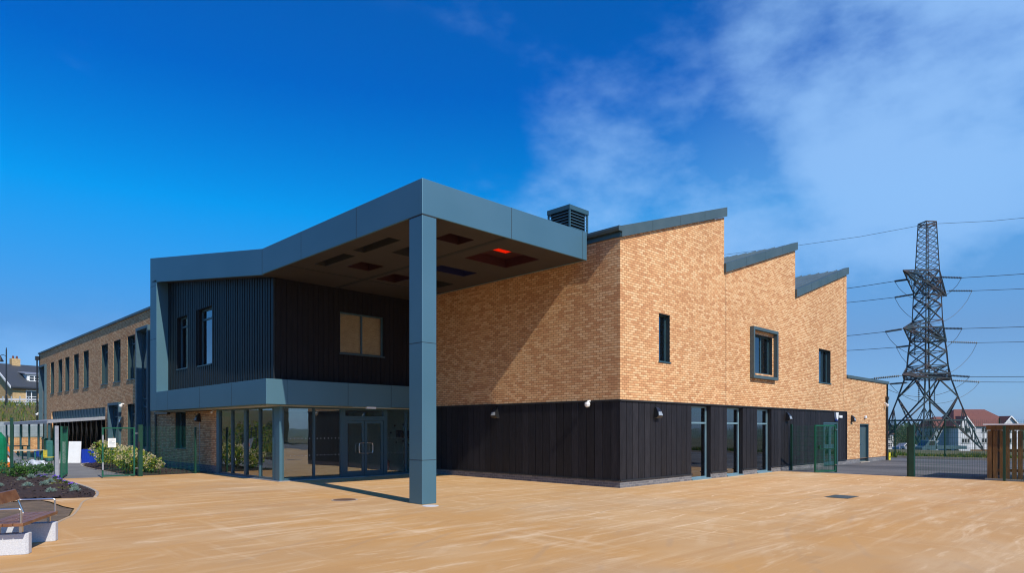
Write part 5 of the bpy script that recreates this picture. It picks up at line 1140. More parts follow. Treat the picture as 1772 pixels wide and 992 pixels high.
# garden wall with pale panels at the end of the yard
gw = thing('garden_wall', 'low brick wall topped with pale blue grey panels at the end of the play yard', 'wall', (6, 62, 0))
MB().box(0.5, 10.2, 62.0, 62.25, 0, 1.15).build('brick_base', BRICK, gw)
for i in range(7): MB().box(0.6 + i * 1.4, 1.9 + i * 1.4, 62.08, 62.14, 1.2, 2.35).build('panel', GREYR, gw)
for i in range(8): MB().box(0.5 + i * 1.4, 0.6 + i * 1.4, 62.05, 62.2, 1.151, 2.5).build('post', BLACKP, gw)

# ------------------------------------------------------------------ houses
def hframe(c, ang):
    """local house frame: u along the front, v into the depth"""
    u = Vector((math.cos(ang), math.sin(ang), 0)); v = Vector((-u.y, u.x, 0)); o = Vector(c)
    return lambda a, b, z: tuple(o + u * a + v * b + Vector((0, 0, z)))
def obox(m, Q, a0, a1, b0, b1, z0, z1): return m.hexa([Q(a0, b0, z0), Q(a1, b0, z0), Q(a1, b1, z0), Q(a0, b1, z0), Q(a0, b0, z1), Q(a1, b0, z1), Q(a1, b1, z1), Q(a0, b1, z1)])
def hwin(root, Q, a0, a1, z0, z1, nc=2, b=0.0, fmat=None, rows=2, side=None):
    fm = MB()
    S = (lambda a, bb, z: Q(a, b + bb, z)) if side is None else (lambda a, bb, z: Q(side + bb, a, z))
    obox(fm, S, a0 - 0.06, a0, -0.06, 0.02, z0 - 0.06, z1 + 0.06); obox(fm, S, a1, a1 + 0.06, -0.06, 0.02, z0 - 0.06, z1 + 0.06); obox(fm, S, a0, a1, -0.06, 0.02, z1, z1 + 0.14); obox(fm, S, a0 - 0.1, a1 + 0.1, -0.12, 0.02, z0 - 0.12, z0)
    for i in range(1, nc): x = a0 + (a1 - a0) * i / nc; obox(fm, S, x - 0.045, x + 0.045, -0.055, 0.0, z0, z1)
    for i in range(1, rows): z = z0 + (z1 - z0) * i / rows; obox(fm, S, a0, a1, -0.052, 0.0, z - 0.03, z + 0.03)
    w_ = fm.build('window', fmat or WHITE, root); g = MB(); obox(g, S, a0, a1, -0.03, -0.004, z0, z1); g.build('pane', DARKGL, w_)
def gable_roof(m, Q, a0, a1, b0, b1, ze, zr, ov=0.35, t=0.15):
    """ridge along a"""
    bm_ = (b0 + b1) / 2; k = (zr - ze) / (bm_ - b0); zo = ze - ov * k
    for s, bb in ((1, b0 - ov), (-1, b1 + ov)):
        m.hexa([Q(a0 - ov, bb, zo), Q(a1 + ov, bb, zo), Q(a1 + ov, bm_, zr), Q(a0 - ov, bm_, zr), Q(a0 - ov, bb, zo + t), Q(a1 + ov, bb, zo + t), Q(a1 + ov, bm_, zr + t), Q(a0 - ov, bm_, zr + t)])
# yellow brick house on the left, on the higher ground
hc = W((22 - 886) / 1142 * 78, 78, 2.6)
hl_ = thing('brick_house', 'yellow brick house with slate roof, white dormer and chimney behind the left bank', 'house', tuple(hc))
Q = hframe(hc, R_(14))
m = MB(); obox(m, Q, 0, 13, 0, 9, 0, 4.35); m.build('wall', HOUSEBRICK, hl_)
m = MB(); m.face([Q(0, 0, 4.35), Q(0, 9, 4.35), Q(0, 4.5, 7.1)]).face([Q(13, 0, 4.35), Q(13, 9, 4.35), Q(13, 4.5, 7.1)]); m.build('gable', HOUSEBRICK, hl_)
m = MB(); gable_roof(m, Q, 0, 13, 0, 9, 4.35, 7.1); rf = m.build('roof', SLATE, hl_)
for s in (0, 1):
    m = MB(); b0 = -0.4 if s == 0 else 9.4
    m.hexa([Q(-0.42, b0, 4.02), Q(-0.36, b0, 4.02), Q(-0.36, 4.5, 7.02), Q(-0.42, 4.5, 7.02), Q(-0.42, b0, 4.30), Q(-0.36, b0, 4.30), Q(-0.36, 4.5, 7.30), Q(-0.42, 4.5, 7.30)])
    m.build('bargeboard', WHITE, rf)
m = MB(); obox(m, Q, -0.3, 13.3, -0.48, -0.36, 4.0, 4.14); m.build('gutter', BLACKP, rf)
for a, nc in ((1.4, 2), (3.6, 3), (6.6, 2), (9.5, 2)):
    wd_ = 1.05 if nc == 2 else 1.55
    hwin(hl_, Q, a, a + wd_, 2.45, 3.75, nc, rows=2); hwin(hl_, Q, a, a + wd_, 0.2, 1.4, nc, rows=2)
m = MB(); dq = lambda a, b, z: Q(a, b, z)
obox(m, Q, 1.9, 3.9, 1.0, 3.4, 4.9, 5.85); dm = m.build('dormer', WHITE, hl_)
m = MB(); m.hexa([Q(1.6, 0.8, 5.85), Q(4.2, 0.8, 5.85), Q(4.2, 3.9, 6.3), Q(1.6, 3.9, 6.3), Q(1.6, 0.8, 5.97), Q(4.2, 0.8, 5.97), Q(4.2, 3.9, 6.42), Q(1.6, 3.9, 6.42)]); m.build('dormer_roof', GALV, dm)
hwin(hl_, Q, 2.15, 3.65, 5.12, 5.68, 3, b=1.0)
m = MB(); obox(m, Q, 1.6, 2.5, 4.2, 4.9, 6.6, 7.95); ch = m.build('chimney', HOUSEBRICK, hl_)
for a in (1.85, 2.25): MB().lathe(Q(a, 4.55, 7.95), [(0.12, 0), (0.10, 0.35)], 8).build('chimney_pot', REDTILE, ch)
# pale fence in front of the yellow house
wf = thing('picket_fence', 'pale low fence along the top of the grass bank in front of the yellow house', 'fence', tuple(W(-52, 70, 4.1)))
p0 = W(-62, 71, 0); p1 = W(-46, 69, 0); n_ = 16
for i in range(n_ + 1): q = p0.lerp(p1, i / n_); z = hgt(q.x, q.y); MB().box(q.x - 0.05, q.x + 0.05, q.y - 0.05, q.y + 0.05, z - 0.2, z + 1.0).build('post', GREYR, wf)
zz1 = hgt(p0.x, p0.y); zz2 = hgt(p1.x, p1.y)
for dz in (0.3, 0.55, 0.8): MB().bar((p0.x, p0.y, zz1 + dz), (p1.x, p1.y, zz2 + dz), 0.05, 0.16).build('rail', RENDER_W, wf)
# street lamp
lp = W((11 - 886) / 1142 * 66, 66); zb = hgt(lp.x, lp.y)
sl_ = thing('street_lamp', 'tall black street lamp with a hanging lantern at the left edge', 'street lamp', (lp.x, lp.y, zb))
m = MB(); m.lathe((lp.x, lp.y, zb), [(0.11, 0), (0.09, 1.0), (0.07, 1.05), (0.055, 9.7 - zb), (0.03, 9.95 - zb)], 10); m.build('pole', BLACKP, sl_)
la_ = Vector((-RX, -RY, 0))
m = MB(); m.tube([(lp.x, lp.y, 9.1), tuple(Vector((lp.x, lp.y, 9.25)) + la_ * 0.35), tuple(Vector((lp.x, lp.y, 9.15)) + la_ * 0.62)], 0.03, 6); m.build('bracket', BLACKP, sl_)
c_ = Vector((lp.x, lp.y, 8.55)) + la_ * 0.62
MB().lathe(tuple(c_), [(0.26, 0.0), (0.30, 0.06), (0.16, 0.35), (0.05, 0.6)], 12).build('lantern', BLACKP, sl_)

# houses beyond the pylon
def px2w(px, d, z=0): return W((px - 886) / 1142 * d, d, z)
hc = px2w(1654, 156, -3.75)
h2 = thing('white_house', 'large white rendered house with red hipped roof and two gables beyond the pylon', 'house', tuple(hc))
Q = hframe(hc, VA - math.pi / 2 + R_(2))
s_ = 156 / 1142
def A(px): return (px - 1654) * s_
def Zp(py): return 1.8 + (743 - py) * s_ + 3.75
m = MB(); obox(m, Q, A(1654), A(1762), 0, 9, 0, Zp(738)); m.build('wall', RENDER_W, h2)
m = MB(); obox(m, Q, A(1628), A(1653.8), 2.5, 9, 0, Zp(738)); m.build('side_wing', GREYR, h2)  # wing wall coloured blue-grey, darker than the main wall
a0, a1 = A(1648), A(1766); ze = Zp(738.5); zr = Zp(708); r0, r1 = A(1674), A(1730)
m = MB(); m.face([Q(a0, -0.5, ze), Q(a1, -0.5, ze), Q(r1, 4.5, zr), Q(r0, 4.5, zr)]).face([Q(a0, 9.5, ze), Q(a1, 9.5, ze), Q(r1, 4.5, zr), Q(r0, 4.5, zr)]).face([Q(a0, -0.5, ze), Q(a0, 9.5, ze), Q(r0, 4.5, zr)]).face([Q(a1, -0.5, ze), Q(a1, 9.5, ze), Q(r1, 4.5, zr)])
m.face([Q(a0, -0.5, ze), Q(a1, -0.5, ze), Q(a1, 9.5, ze), Q(a0, 9.5, ze)]); rf = m.build('roof', REDTILE, h2)
m = MB(); e0, e1 = A(1625), A(1655); zs = Zp(721); P_ = [Q(e0, 2.0, ze - .3), Q(e1, 2.0, ze - .3), Q(e1, 9.5, ze - .3), Q(e0, 9.5, ze - .3)]; A_, B_ = Q(e0 + 2.2, 5.5, zs), Q(e1, 5.5, zs)
m.face([P_[0], P_[1], B_, A_]).face([P_[2], P_[3], A_, B_]).face([P_[3], P_[0], A_]).face(P_); m.build('side_roof', REDTILE, h2)
for (pa, pm, pb_) in ((1653, 1665.7, 1688), (1729, 1745, 1762)):
    ga, gm_, gb = A(pa), A(pm if pa < 1700 else 1745), A(pb_); gm_ = (ga + A(1679 if pa < 1700 else 1761)) / 2
    gb = A(1679) if pa < 1700 else A(1761)
    zt_ = Zp(721.5)
    m = MB(); obox(m, Q, ga, gb, -1.0, 0.5, 0, ze); m.face([Q(ga, -1.0, ze), Q(gb, -1.0, ze), Q(gm_, -1.0, zt_)]); m.build('gable_bay', RENDER_W, h2)
    m = MB(); k_ = (zt_ - ze) / (gm_ - ga)
    for (x0_, x1_) in ((ga - 0.3, gm_), (gb + 0.3, gm_)):
        z0_ = ze - 0.3 * k_; m.hexa([Q(x0_, -1.3, z0_), Q(x1_, -1.3, zt_), Q(x1_, 4, zt_), Q(x0_, 4, z0_), Q(x0_, -1.3, z0_ + .15), Q(x1_, -1.3, zt_ + .15), Q(x1_, 4, zt_ + .15), Q(x0_, 4, z0_ + .15)])
    m.build('gable_roof', REDTILE, rf)
    m = MB()
    for (x0_, x1_) in ((ga - 0.35, gm_), (gb + 0.35, gm_)):
        z0_ = ze - 0.35 * k_; m.hexa([Q(x0_, -1.42, z0_ - .12), Q(x1_, -1.42, zt_ - .1), Q(x1_, -1.31, zt_ - .1), Q(x0_, -1.31, z0_ - .12), Q(x0_, -1.42, z0_ + .2), Q(x1_, -1.42, zt_ + .24), Q(x1_, -1.31, zt_ + .24), Q(x0_, -1.31, z0_ + .2)])
    m.build('bargeboard', WHITE, rf)
    for (w0, w1) in (((ga + gb) / 2 - 0.95, (ga + gb) / 2 + 0.95),):
        hwin(h2, Q, w0, w1, Zp(748.5), Zp(741), 3, b=-1.0, rows=1); hwin(h2, Q, w0, w1, Zp(767), Zp(759.5), 3, b=-1.0, rows=1)
for pa, pb_ in ((1700, 1709), (1716, 1724)):
    hwin(h2, Q, A(pa), A(pb_), Zp(748.5), Zp(741), 2, rows=1); hwin(h2, Q, A(pa), A(pb_), Zp(767), Zp(759.5), 2, rows=1)
for pa in (1687.5, 1702, 1725): obox(MB(), Q, A(pa), A(pa) + 0.12, -0.1, -0.01, 0, ze).build('drainpipe', BLACKP, h2)
m = MB(); obox(m, Q, A(1689), A(1690.5), 1.2, 1.5, Zp(735), Zp(727)); m.build('roof_vent', BLACKP, rf)
def cottage(px, d, wpx, top, eave, base, label, mat=None, win=True):
    s = d / 1142; z0 = 1.8 + (743 - base) * s; hc = px2w(px, d, z0); t = thing('white_house', label, 'house', tuple(hc)); Q = hframe(hc, VA - math.pi / 2 + R_(4))
    w_ = wpx * s; ze = (base - eave) * s; zt = (base - top) * s
    m = MB(); obox(m, Q, 0, w_, 0, 8, 0, ze); m.build('wall', mat or RENDER_W, t)
    m = MB(); e = 0.4; c1, c2 = w_ * 0.42, w_ * 0.58
    P_ = [Q(-e, -e, ze), Q(w_ + e, -e, ze), Q(w_ + e, 8 + e, ze), Q(-e, 8 + e, ze)]; A_, B_ = Q(c1, 4, zt), Q(c2, 4, zt)
    m.face([P_[0], P_[1], B_, A_]).face([P_[1], P_[2], B_]).face([P_[2], P_[3], A_, B_]).face([P_[3], P_[0], A_]).face(P_); m.build('roof', REDTILE, t)
    if win:
        hwin(t, Q, w_ * 0.12, w_ * 0.34, ze - 1.7, ze - 0.6, 2); hwin(t, Q, w_ * 0.66, w_ * 0.9, ze - 1.7, ze - 0.6, 2); hwin(t, Q, w_ * 0.12, w_ * 0.34, 0.6, 1.7, 2); hwin(t, Q, w_ * 0.66, w_ * 0.9, 0.6, 1.7, 2)
cottage(1597, 215, 31, 740, 754, 774, 'small white house with a pyramid red roof seen between the pylon legs')
cottage(1520, 175, 27, 739, 752, 778, 'white house with a red roof just right of the low brick extension')
# low brown wall in front of the large white house
tag(MB().hexa([px2w(1679, 128, -4), px2w(1775, 128, -4), px2w(1775, 128.4, -4), px2w(1679, 128.4, -4), px2w(1679, 128, -2.2), px2w(1775, 128, -2.2), px2w(1775, 128.4, -2.2), px2w(1679, 128.4, -2.2)]).build('garden_wall', TIMBER), 'low brown garden wall in front of the large white house', 'wall')
# distant trees
tlab = ['bushy green tree right behind the extension corner', 'green tree left of the thick fence post', 'dark tree behind the thick fence post', 'rounded tree left of the small white house', 'far tree between the two small houses', 'low green tree in front of the small white house', 'dark far tree behind the parked car']
for (px, d, zb_, h, r), lb_ in zip(((1562, 150, -3.6, 4.3, 2.3), (1569, 138, -3.2, 3.8, 2.0), (1575, 160, -3.6, 4.2, 2.4), (1584, 190, -3.8, 3.2, 2.0), (1568, 240, -4, 6.0, 4.0), (1592, 165, -3.7, 1.5, 1.2), (1582, 260, -4, 5.2, 3.6)), tlab):
    q = px2w(px, d); tree(lb_, (q.x, q.y, hgt(q.x, q.y) - 0.1), h, r, n=1500, group='trees beyond the yard', sc=0.9)
m = MB()
for i in range(16000):
    d = random.uniform(330, 800); r = random.uniform(150, 520) * d / 600; q = W(r, d); z = hgt(q.x, q.y); v = rndv()
    h = 5 + 4 * noise.noise(Vector((q.x / 40, q.y / 40, 0)))
    leaf(m, Vector((q.x, q.y, z + random.uniform(0, max(1, h)))), rndv(), rndv(), 3.0, 2.2)
struct(m.build('far_woodland', LEAF_D), 'stuff')

# vehicles
def at(Q, a, b, z): return Q(a, b, z)
tq = px2w(1596, 98); zt_ = hgt(tq.x, tq.y)
tk = thing('flatbed_truck', 'pale blue grey flatbed truck parked beyond the yard fence', 'truck', (tq.x, tq.y, zt_))
Q = hframe((tq.x, tq.y, -1.95), VA - math.pi / 2)
TB = var_mat('truck_paint', (0.07, 0.125, 0.15), rough=0.35)
m = MB()
cab = [(0.0, 0.45), (0.0, 1.0), (0.45, 1.25), (1.0, 2.05), (2.05, 2.1), (2.05, 0.45)]
k = len(m.v); m.v += [Q(a, b, z) for b in (0, 2.0) for a, z in cab]; nn = len(cab); m.f += [tuple(range(nn))[::-1], tuple(range(nn, 2 * nn))] + [(i, (i + 1) % nn, nn + (i + 1) % nn, nn + i) for i in range(nn)]; m.mi += [0] * (nn + 2)
m.build('cab', TB, tk, bevel=0.04)
m = MB(); m.face([Q(0.95, -0.01, 1.3), Q(1.15, -0.01, 1.95), Q(1.85, -0.01, 1.98), Q(1.85, -0.01, 1.3)]); m.face([Q(0.44, 0.15, 1.28), Q(0.44, 1.85, 1.28), Q(0.97, 1.85, 2.0), Q(0.97, 0.15, 2.0)]); m.build('window', DARKGL, tk)
m = MB(); obox(m, Q, 2.12, 6.6, -0.05, 2.05, 0.75, 0.85); obox(m, Q, 2.12, 6.6, -0.05, 0.0, 0.85, 1.25); obox(m, Q, 2.12, 6.6, 2.0, 2.05, 0.85, 1.25); obox(m, Q, 2.12, 2.18, 0, 2, 0.85, 1.7); obox(m, Q, 6.55, 6.6, 0, 2.0, 0.85, 1.25); m.build('flatbed', TB, tk)
for a in (0.85, 5.2):
    for b in (0.0, 1.75):
        m = MB(); c0 = Vector(Q(a, b, 0.38)); c1 = Vector(Q(a, b + 0.25, 0.38)); m.bar(c0, c1, 0.76, 0.76, 16, 0); m.build('wheel', BLACKP, tk)
def car(px, d, label, mat, ln=4.2):
    q = px2w(px, d); z = hgt(q.x, q.y); t = thing('parked_car', label, 'car', (q.x, q.y, z), 'cars parked beyond the yard'); Q = hframe((q.x, q.y, z), VA - math.pi / 2 + 0.2)
    prof = [(0, 0.3), (0, 0.75), (0.9, 0.95), (1.5, 1.42), (3.0, 1.45), (3.8, 1.0), (4.2, 0.9), (4.2, 0.3)]; m = MB(); nn = len(prof)
    m.v += [Q(a, b, z_) for b in (0, 1.7) for a, z_ in prof]; m.f += [tuple(range(nn))[::-1], tuple(range(nn, 2 * nn))] + [(i, (i + 1) % nn, nn + (i + 1) % nn, nn + i) for i in range(nn)]; m.mi += [0] * (nn + 2); m.build('body', mat, t, bevel=0.06)
    m = MB(); m.face([Q(1.15, -0.01, 0.98), Q(1.6, -0.01, 1.36), Q(2.95, -0.01, 1.38), Q(3.5, -0.01, 1.0)]); m.build('window', DARKGL, t)
    for a in (0.8, 3.4):
        for b in (0.0, 1.5): MB().bar(Q(a, b - 0.01, 0.31), Q(a, b + 0.2, 0.31), 0.62, 0.62, 14, 0).build('wheel', BLACKP, t)
car(1582, 150, 'white car parked beside the trees beyond the yard', WHITE); car(1556, 118, 'silver car parked low between the pylon legs', GALV)

# ------------------------------------------------------------------ pylon
PD = 110.0; ps = PD / 1142
pc = px2w(1604.5, PD, 1.8 - 36.5 * ps)
py = thing('electricity_pylon', 'tall weathered steel lattice electricity pylon beyond the tarmac yard', 'pylon', tuple(pc))
PU = Vector((RX, RY, 0)); PV = Vector((FX, FY, 0)); th = R_(8)
pu = PU * math.cos(th) + PV * math.sin(th); pv = -PU * math.sin(th) + PV * math.cos(th)
def zpx(y): return (779.5 - y) * ps            # height above pylon base for a pixel row at the axis
prof = [(779.5, 5.45), (728, 3.95), (690, 3.05), (657, 2.35), (648, 2.25), (634, 2.05), (610, 1.92), (590, 1.75), (568, 1.6), (556, 1.52), (530, 1.45), (513, 1.4), (490, 1.32), (470, 1.22), (386, 0.92)]
def pp(k, y, w_): sx, sy = ((-1, -1), (1, -1), (1, 1), (-1, 1))[k % 4]; return Vector(pc) + pu * sx * w_ + pv * sy * w_ + Vector((0, 0, zpx(y)))
LW = 0.21; BWd = 0.11
m = MB()
for (ya, wa), (yb, wb) in zip(prof[:-1], prof[1:]):
    for k in range(4): m.bar(pp(k, ya, wa), pp(k, yb, wb), LW if ya > 560 else 0.13)
m.build('main_legs', RUST, py)
m = MB()
for (ya, wa), (yb, wb) in zip(prof[:-2], prof[1:-1]):
    for k in range(4):
        if yb != 690: m.bar(pp(k, yb, wb), pp(k + 1, yb, wb), BWd if yb < 700 else 0.24)
        if abs(ya - yb) > 12 and yb < 657:
            m.bar(pp(k, ya, wa), pp(k + 1, yb, wb), BWd * 1.2); m.bar(pp(k + 1, ya, wa), pp(k, yb, wb), BWd * 1.2)
# upper mast lattice
def wl(y): return 0.92 + (y - 386) / (470 - 386) * (1.22 - 0.92)
ys_ = [470 - i * 84 / 9 for i in range(10)]
for a, b in zip(ys_[:-1], ys_[1:]):
    for k in range(4): m.bar(pp(k, a, wl(a)), pp(k + 1, b, wl(b)), 0.07); m.bar(pp(k + 1, a, wl(a)), pp(k, b, wl(b)), 0.07)
for k in range(4): m.bar(pp(k, 386, .92), pp(k + 1, 386, .92), 0.16); m.bar(pp(k, 391, .93), pp(k + 1, 391, .93), 0.12)
# secondary bracing in the splayed base
def lerpw(y):
    for (ya, wa), (yb, wb) in zip(prof[:-1], prof[1:]):
        if yb <= y <= ya: t = (ya - y) / (ya - yb); return wa + (wb - wa) * t
for k in range(4):
    tm = (pp(k, 657, lerpw(657)) + pp(k + 1, 657, lerpw(657))) / 2
    for a_, b_ in ((k, k + 1), (k + 1, k)):
        m.bar(tm, pp(a_, 688, lerpw(688)), 0.18); m.bar(pp(a_, 688, lerpw(688)), pp(b_, 779.5, 5.45), 0.19)
    for a_, b_ in ((k, k + 1), (k + 1, k)):
        foot = pp(a_, 779.5, 5.45); top_ = pp(a_, 688, lerpw(688)); opp = pp(b_, 688, lerpw(688)); prev = None
        for t in (0.2, 0.4, 0.6, 0.8):
            yy_ = 779.5 + (688 - 779.5) * t; lp_ = pp(a_, yy_, lerpw(yy_)); dp_ = foot.lerp(opp, t * 0.5)
            m.bar(lp_, dp_, 0.10)
            if prev is not None: m.bar(prev, lp_, 0.09)
            prev = dp_
m.build('lattice_bracing', RUST, py)
# cross arms (run diagonally away to the right)
AD = (PU * 0.74 + PV * 0.67).normalized(); AN = (PU * 0.67 - PV * 0.74).normalized()
def tip(px, py_, d): return px2w(px, d, 1.8 + (743 - py_) * d / 1142)
lev = [((1563, 468, 101.5), (1638, 512.5, 119), 484, 470, 505, 'upper'), ((1563.5, 568, 102), (1638, 591.5, 118), 568, 556, 590, 'middle'), ((1562, 649, 103), (1642, 658.5, 117.5), 648, 634, 657, 'lower')]
attach = []
for (nt2, ft2, ya, yb, yc, nm_) in lev:
    m = MB(); tn, tf_ = tip(*nt2), tip(*ft2)
    zt_ = (tn.z + tf_.z) / 2
    for tp in (tn, tf_):
        ks = sorted(range(4), key=lambda k: (pp(k, ya, lerpw(ya)) - tp).length)[:3]
        for y_ in (ya, yb, yc):
            for k in ks: m.bar(pp(k, y_, lerpw(y_)), tp, 0.15)
        for t in (0.25, 0.5, 0.75):
            pts_ = [pp(k, y_, lerpw(y_)).lerp(tp, t) for y_ in (ya, yb, yc) for k in ks[:2]]
            for i in range(len(pts_)):
                for j in range(i + 1, len(pts_)): m.bar(pts_[i], pts_[j], 0.055)
        for t0_, t1_ in ((0, 0.25), (0.25, 0.5), (0.5, 0.75)):
            for k1, k2 in ((ks[0], ks[1]), (ks[1], ks[0])):
                for y_ in (ya, yc): m.bar(pp(k1, y_, lerpw(y_)).lerp(tp, t0_), pp(k2, y_, lerpw(y_)).lerp(tp, t1_), 0.06)
    for i in range(9):
        t = i / 8; a_ = pp(0, ya, lerpw(ya)).lerp(pp(1, ya, lerpw(ya)), t); b_ = pp(3, yc, lerpw(yc)).lerp(pp(2, yc, lerpw(yc)), t); m.bar(a_, b_, 0.08)
    m.build('cross_arm', RUST, py)
def string(p, q, n=14, r=0.16):
    """insulator string from p towards q"""
    m = MB(); m.tube([p, q], 0.05, 6)
    for i in range(n):
        c_ = p.lerp(q, (i + 0.5) / n); d = (q - p).normalized() * 0.05; m.bar(c_ - d, c_ + d, 2 * r, 2 * r, 8, 0)
    return m.build('insulator_string', INSUL, py)
# (attachment px,y,d) , string end px,y , then wire to px,y at a depth ; left set then right set
wires = [
 ((1573, 483.5, 104), (1548, 487, 104.5), (1440, 503, 112), 'upper near cable running left from the pylon'),
 ((1584, 509, 113), (1548, 515, 113.5), (1440, 526.5, 121), 'upper far cable running left from the pylon'),
 ((1563.5, 569.5, 102), (1532, 574.5, 102.5), (1440, 584, 110), 'middle near cable running left from the pylon'),
 ((1580, 598, 113), (1551, 601.5, 113.5), (1440, 608.5, 121), 'middle far cable running left from the pylon'),
 ((1561, 650.5, 103), (1512, 655.5, 103.5), (1440, 661, 110), 'lower near cable running left from the pylon'),
 ((1572, 662.5, 113), (1540, 665, 113.5), (1440, 671, 121), 'lower far cable running left from the pylon'),
 ((1622, 479.5, 104), (1664, 481, 103), (1830, 470, 97), 'upper near cable running right from the pylon'),
 ((1638, 503.5, 118), (1682, 503.5, 117), (1830, 497, 111), 'upper far cable running right from the pylon'),
 ((1628, 568.5, 104), (1665, 569, 103), (1830, 563.5, 97), 'middle near cable running right from the pylon'),
 ((1640, 592, 117.5), (1691, 593.5, 116.5), (1830, 590, 111), 'middle far cable running right from the pylon'),
 ((1640, 650, 104), (1678, 652.5, 103), (1830, 651.5, 97), 'lower near cable running right from the pylon'),
 ((1644, 658.5, 117), (1695, 661.5, 116), (1830, 661.5, 111), 'lower far cable running right from the pylon')]
ends = []
for (a, b, c_, lb_) in wires:
    A_ = tip(*a); B_ = tip(*b); C_ = tip(*c_); S0 = A_.lerp(B_, 0.1); string(S0, B_)
    MB().tube([A_, S0], 0.05, 6).build('link', RUST, py)
    m = MB(); d = (C_ - B_); m.tube([B_, B_ + d * 0.5 - Vector((0, 0, 0.04)), C_, C_ + d * 1.5 + Vector((0, 0, 0.3))], 0.045, 6)
    tag(m.build('power_cable', CABLE), lb_, 'cable', 'power cables on the pylon'); ends.append(B_)
T_ = Vector(pc) + Vector((0, 0, zpx(388)))
for (c_, lb_) in (((1380, 425, 118), 'thin earth wire running left from the pylon top'), ((1830, 371.5, 103), 'thin earth wire running right from the pylon top')):
    C_ = tip(*c_); d = C_ - T_; m = MB(); m.tube([T_, T_ + d * 0.5 - Vector((0, 0, 0.25)), C_, C_ + d * 1.2 + Vector((0, 0, 1.0))], 0.03, 6); tag(m.build('earth_wire', CABLE), lb_, 'cable', 'power cables on the pylon')
# jumper loops under the arms
for i in range(6):
    A_, B_ = ends[i], ends[i + 6]; low = (3.4, 5.2, 4.0, 5.4, 3.0, 3.6)[i]; pts_ = []
    for k in range(17):
        t = k / 16; q = A_.lerp(B_, t); q.z -= low * (1 - (2 * t - 1) ** 2) ** 0.8; pts_.append(q)
    MB().tube(pts_, 0.035, 5).build('jumper_loop', CABLE, py)
# suspension strings hanging under the arms
for (px_, y0_, y1_, d) in ((1597, 478, 520, 107), (1609, 520, 553, 113), (1583, 575, 615, 107), (1604, 605, 640, 113), (1590, 652, 697, 107), (1617, 662, 704, 113)):
    string(tip(px_, y0_, d), tip(px_, y1_, d), 12, 0.15)

# ------------------------------------------------------------------ surroundings the glazing mirrors (behind and beside the view point)
cott = [((42, -42), 2.6, 'brick house with a slate gable roof behind the view point'), ((62, -34), 2.4, 'second brick house further along the street behind the view point')]
for (p, a_, lb_) in cott:
    t = thing('brick_house', lb_, 'house', (p[0], p[1], 0)); Q = hframe((p[0], p[1], 0), a_)
    m = MB(); obox(m, Q, 0, 10, 0, 8, 0, 5.2); m.face([Q(0, 0, 5.2), Q(0, 8, 5.2), Q(0, 4, 8.4)]).face([Q(10, 0, 5.2), Q(10, 8, 5.2), Q(10, 4, 8.4)]); m.build('wall', HOUSEBRICK, t)
    m = MB(); gable_roof(m, Q, 0, 10, 0, 8, 5.2, 8.4); m.build('roof', SLATE, t)
    for a in (1.5, 6.5): hwin(t, Q, a, a + 1.6, 0.9, 2.1, 2); hwin(t, Q, a, a + 1.6, 3.4, 4.6, 2); 
t = thing('timber_pergola', 'dark timber pergola beside the yard behind the view point', 'pergola', (40, -6, 0))
for x in (36, 39, 42):
    for y in (-4, -8): MB().box(x - .08, x + .08, y - .08, y + .08, 0, 2.5).build('post', TIMBER, t)
m = MB()
for i in range(14): m.box(35.5 + i * 0.5, 35.6 + i * 0.5, -8.5, -3.5, 2.6, 2.75)
m.box(35.5, 42.5, -4.08, -3.92, 2.5, 2.6); m.box(35.5, 42.5, -8.08, -7.92, 2.5, 2.6); m.build('rafters', TIMBER, t)
t = thing('raised_planter', 'pale timber raised planter on the left outside the view', 'planter', (-1, 36, 0))
m = MB()
for z in (0.0, 0.22, 0.44): m.box(-1.6, 0.6, 34, 34.06, z, z + 0.2); m.box(0.54, 0.6, 34.06, 40, z, z + 0.2)
m.build('boards', var_mat('pale_timber', (0.42, 0.26, 0.11), rough=0.8), t)
for i, (x, y, r, h) in enumerate(((0.2, 35.5, .7, 1.4), (-.2, 38, .8, 1.5), (-2.5, 33, 1.4, 2.4), (-3.5, 39, 1.6, 2.6), (-1.5, 44, 1.5, 2.4), (-4, 47, 1.8, 3.0), (-0.8, 50, 1.5, 2.5), (-6, 36, 2.0, 3.4))):
    shrub('bank_shrub', ['bright', 'yellowing', 'broad', 'dense', 'rounded', 'tall', 'spreading', 'large'][i] + ' green shrub on the bank left of the view', 'shrub', (x, y, max(0, hgt(x, y))), r, h, LEAF_G if i % 2 else LEAF_O, 700, 0.2, 0.12, 'shrubs on the left bank')
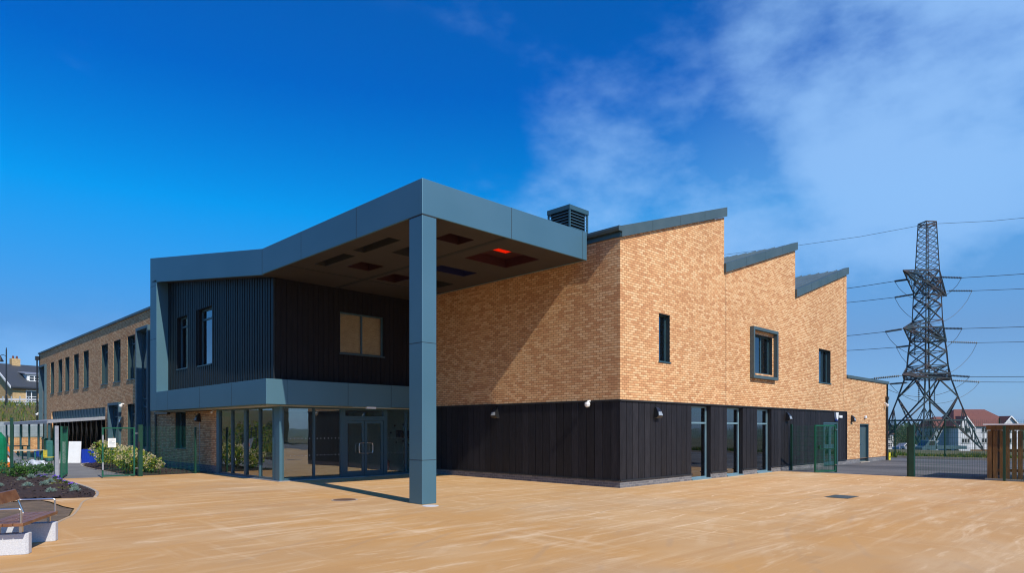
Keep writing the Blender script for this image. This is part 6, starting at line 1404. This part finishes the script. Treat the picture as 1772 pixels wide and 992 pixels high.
for i, (x, y) in enumerate(((-14, 30), (-16, 42), (-12, 55), (-20, 64))):
    tree(['broad', 'dense', 'tall', 'distant'][i] + ' green tree on top of the left bank', (x, y, hgt(x, y)), 7.5, 3.4, n=1600, group='trees on the left bank')

# ------------------------------------------------------------------ air
hm = bpy.data.materials.new('haze_air'); hm.use_nodes = True; hn = hm.node_tree; hn.nodes.clear()
ho = hn.nodes.new('ShaderNodeOutputMaterial'); hv = hn.nodes.new('ShaderNodeVolumePrincipled'); hv.inputs['Density'].default_value = 0.00012; hv.inputs['Color'].default_value = (0.62, 0.80, 1.0, 1); hv.inputs['Anisotropy'].default_value = 0.2
hn.links.new(hv.outputs[0], ho.inputs['Volume'])
hb = MB().box(-3600, 3600, -3600, 3600, -40, 44).build('haze', hm); struct(hb, 'stuff')

bc = thing('bookcase', 'wooden bookcase inside the hall behind the tall ground floor windows', 'bookcase', (23.2, 14.8, 0))
WOODI = var_mat('beech_shelf', (0.42, 0.22, 0.08), rough=0.6)
for z in (0.05, 0.5, 0.95, 1.4, 1.85): MB().box(22.2, 24.6, 14.5, 14.9, z, z + 0.04).build('shelf', WOODI, bc)
for x in (22.16, 23.38, 24.6): MB().box(x, x + 0.04, 14.5, 14.9, 0.01, 1.93).build('side_panel', WOODI, bc)
for k, (x, z, w_, c_) in enumerate(((22.3, 0.54, 0.5, REDP), (22.9, 0.99, 0.4, BLUEP), (23.5, 0.54, 0.6, CREAM), (23.6, 1.44, 0.5, GREENP), (22.35, 1.44, 0.7, CREAM), (23.5, 0.99, 0.45, ORANGEP), (24.15, 0.99, 0.35, WHITE))):
    tag(MB().box(x, x + w_, 14.52, 14.8, z, z + 0.27).build('storage_box', c_, bevel=0.01), ['red', 'blue', 'wide cream', 'green', 'long cream', 'orange', 'white'][k] + ' box on the bookcase shelf ' + ['low on the left', 'at chest height on the left', 'low on the right', 'near the top on the right', 'near the top on the left', 'at chest height right of centre', 'at chest height at the right end'][k], 'box', 'boxes on the bookcase')
